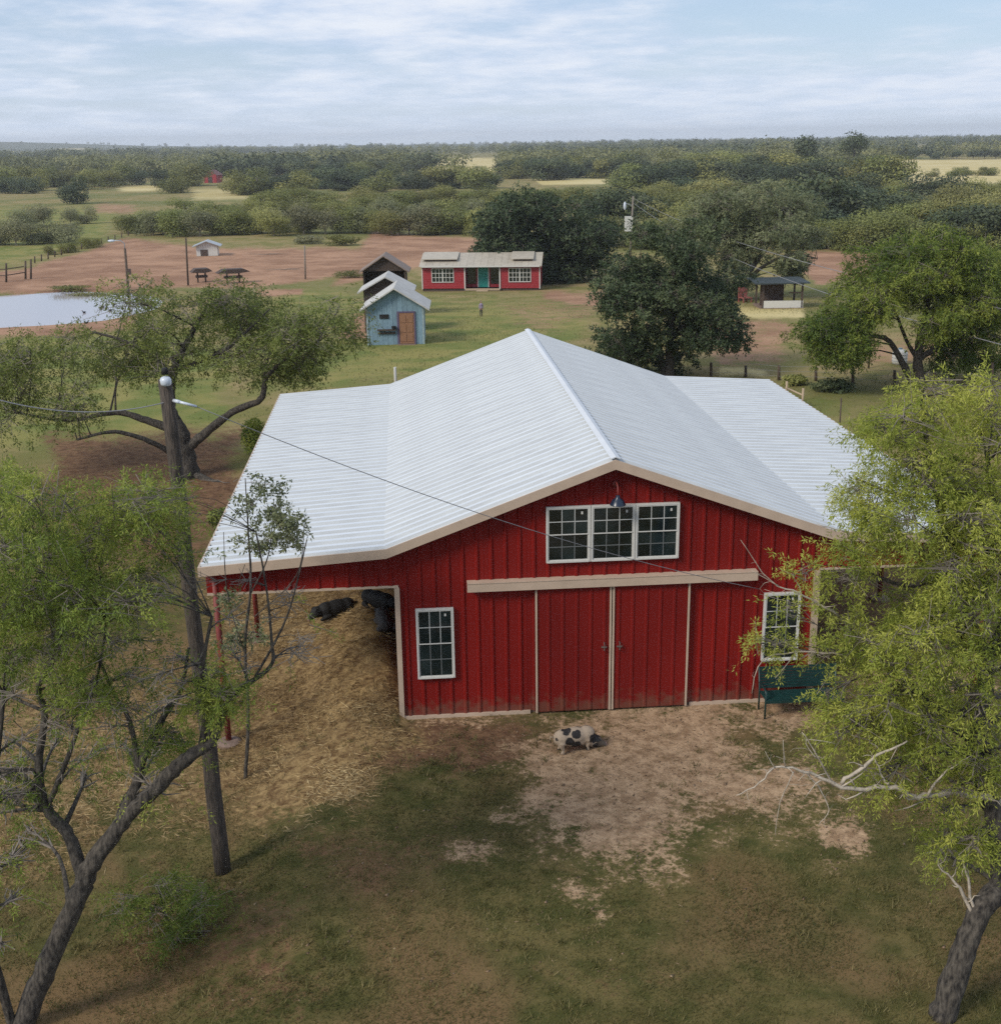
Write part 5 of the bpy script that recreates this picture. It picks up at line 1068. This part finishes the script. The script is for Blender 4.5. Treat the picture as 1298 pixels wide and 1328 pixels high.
for ps, cc in ((.42, (.42, .25, .18)), (.51, (.28, .22, .33)), (.83, (.42, .25, .18))): el = e.new(ps); el.color = (*cc, 1)
t3.links.new(dv.outputs[0], cr.inputs[0]); t3.links.new(cr.outputs[0], b3.inputs['Base Color'])
fused('body', b, pm, per, .011, 2)
MB().ball(V3(0, -.025, 1.635), tuple(c_*k for c_ in (.098, .10, .115)), 12).tube([V3(0, -.08, 1.6), V3(0, -.10, 1.42)], [.07*k, .04*k], 8).build('hair', mat('dark_brown_hair', (.03, .018, .012), .6, 0, .3, 30), per, True)

# ------------------------------------------------------------------ grass blades, straw, weeds
GR = leaf_mat('lawn_blades', (.062, .066, .020), (.140, .128, .042), (.290, .235, .105), .28)
def blades(name, n, xr, yr, hgt, wdt, accept, seed, m, lab, cat, lie=False):
    rng = np.random.default_rng(seed); x = rng.uniform(*xr, n); y = rng.uniform(*yr, n); z = zg(x, y); px, py = project(x, y, z)
    ok = (px > -40) & (px < 1340) & (py < 1360) & (py > 200); ok &= ~((np.abs(x) < W+.05) & (y > -.05) & (y < LB)); x, y, z = x[ok], y[ok], z[ok]
    zo = zones(x, y, z); pr = accept(zo, x, y); k = rng.random(len(x)) < pr; x, y, z = x[k], y[k], z[k]; N = len(x); zo = {a: v[k] for a, v in zo.items()}
    an = rng.uniform(0, 2*math.pi, N)
    if lie: D = np.stack([np.cos(an), np.sin(an), rng.normal(size=N)*.12], 1); C = np.stack([x, y, z+.008+rng.random(N)*.03], 1)
    else: D = np.stack([np.cos(an)*.55, np.sin(an)*.55, rng.uniform(.5, 1.2, N)], 1); C = np.stack([x, y, z-.005], 1)
    T = np.clip(.35+.55*(fbm(x*.5, y*.5, 31, 3)-.5)*2+rng.normal(size=N)*.17, 0, 1)
    o = link(name, leaf_mesh(name, C, D, hgt*rng.uniform(.5, 1.4, N), wdt*rng.uniform(.7, 1.3, N), T, m, rng, None, not lie)); o['kind'] = 'stuff'; o['label'] = lab; o['category'] = cat; return o
blades('lawn_grass', 330000, (-13, 9), (-11, -.1), .062, .011, lambda zo, x, y: np.clip(.9-1.3*zo['tan']-1.2*zo['straw']-.6*zo['brown'], .02, 1)*np.clip(fbm(x*.7, y*.7, 47, 4)*3.2-.9, .12, 1), 61, GR, 'short dark patchy grass on the lawn before the barn', 'grass')
STR = leaf_mat('straw_stalks', (.16, .10, .045), (.40, .285, .135), (.62, .49, .27), .15)
blades('loose_straw', 190000, (-14, -3.5), (-9, 17), .20, .013, lambda zo, x, y: np.clip(1.2*zo['straw']-.15, 0, 1)*np.clip(fbm(x*1.2, y*1.2, 41, 3)*2.6-.75, 0, 1), 62, STR, 'loose golden straw strewn under and around the lean-to', 'straw', True)
DRY = leaf_mat('dirt_litter', (.10, .065, .035), (.24, .16, .10), (.42, .32, .21), .1)
blades('dry_litter', 30000, (-4, 9), (-9, .0), .07, .010, lambda zo, x, y: np.clip(1.1*zo['tan']+.5*zo['brown'], 0, 1)*.8, 63, DRY, 'dry grass litter on the bare dirt before the barn doors', 'litter', True)
MG = leaf_mat('pasture_tufts', (0.094, 0.105, 0.037), (0.182, 0.182, 0.072), (0.308, 0.264, 0.127), .3)
blades('pasture_grass', 150000, (-50, 45), (8, 95), .13, .032, lambda zo, x, y: np.clip(.75-1.0*zo['red']-zo['brown']-zo['straw'], .03, 1)*np.clip(fbm(x*.22, y*.22, 43, 4)*3-.9, .05, 1)*(np.hypot((x-POND[0])/POND[2], (y-POND[1])/POND[3]) > 1.15), 64, MG, 'patchy pasture grass behind the barn', 'grass')

def clump_stuff(name, n, per, xr, yr, hgt, accept, seed, m, lab, cat, spread=.06):
    rng = np.random.default_rng(seed); x = rng.uniform(*xr, n); y = rng.uniform(*yr, n); z = zg(x, y); zo = zones(x, y, z)
    ok = (rng.random(n) < accept(zo, x, y)) & ~((np.abs(x) < W+.1) & (y > -.1) & (y < LB)); x, y = x[ok], y[ok]; N = len(x)
    sc = np.repeat(rng.uniform(.5, 1.5, N), per); X_ = np.repeat(x, per)+rng.normal(size=N*per)*spread; Y_ = np.repeat(y, per)+rng.normal(size=N*per)*spread; an = rng.uniform(0, 6.28, N*per)
    D = np.stack([np.cos(an)*.6, np.sin(an)*.6, rng.uniform(.4, 1.3, N*per)], 1); T = np.clip(np.repeat(rng.uniform(.2, .9, N), per)+rng.normal(size=N*per)*.12, 0, 1)
    o = link(name, leaf_mesh(name, np.stack([X_, Y_, zg(X_, Y_)-.005], 1), D, hgt*sc*rng.uniform(.6, 1.2, N*per), .013, T, m, rng, None, True)); o['kind'] = 'stuff'; o['label'] = lab; o['category'] = cat
clump_stuff('grass_tufts', 5200, 14, (-13, 9), (-11, -.2), .13, lambda zo, x, y: np.clip(.75-.8*zo['tan']-.6*zo['straw'], .05, 1)*np.clip(fbm(x*.5, y*.5, 48, 3)*3-.9, .1, 1), 65, GR, 'taller grass tufts scattered over the lawn before the barn', 'grass')
# clods and small stones on the bare soil
rng = np.random.default_rng(66); n = 2600; x = rng.uniform(-9, 8, n); y = rng.uniform(-9, -.2, n); zo = zones(x, y, zg(x, y)); ok = rng.random(n) < np.clip(zo['tan']+.6*zo['brown']+.15, 0, 1); x, y = x[ok], y[ok]; N = len(x); r_ = rng.uniform(.008, .028, N)*rng.uniform(.6, 1.2, N)
tet = np.array([[1, 1, .7], [-1, -1, .7], [-1, 1, -.7], [1, -1, -.7]])[None]+rng.normal(size=(N, 4, 3))*.35
V = np.stack([x, y, zg(x, y)], 1)[:, None, :]+tet*r_[:, None, None]; f4 = np.array([[0, 1, 2], [0, 3, 1], [0, 2, 3], [1, 3, 2]])
Fq = (np.arange(N)[:, None, None]*4+f4[None]).reshape(-1, 3)
o = link('dirt_clods', np_mesh('dirt_clods', V.reshape(-1, 3), Fq, DRY, np.repeat(rng.uniform(.1, .8, N), 4), 3)); o['kind'] = 'stuff'; o['label'] = 'small clods and pebbles on the bare soil before the barn'; o['category'] = 'pebbles'

# ------------------------------------------------------------------ haze
hm_ = bpy.data.materials.new('thin_air_haze'); hm_.use_nodes = True; th = hm_.node_tree; th.nodes.clear(); oh = th.nodes.new('ShaderNodeOutputMaterial'); pvn = th.nodes.new('ShaderNodeVolumePrincipled')
pvn.inputs['Color'].default_value = (.93, .96, 1.0, 1); pvn.inputs['Density'].default_value = .00019; pvn.inputs['Anisotropy'].default_value = .2; th.links.new(pvn.outputs[0], oh.inputs['Volume'])
zmin = float(zs.min())-1.0
kind(MB().box((-4500, -300, zmin), (4500, 5900, max(45.0, float(zs.max())+14))).build('haze', hm_), 'stuff')
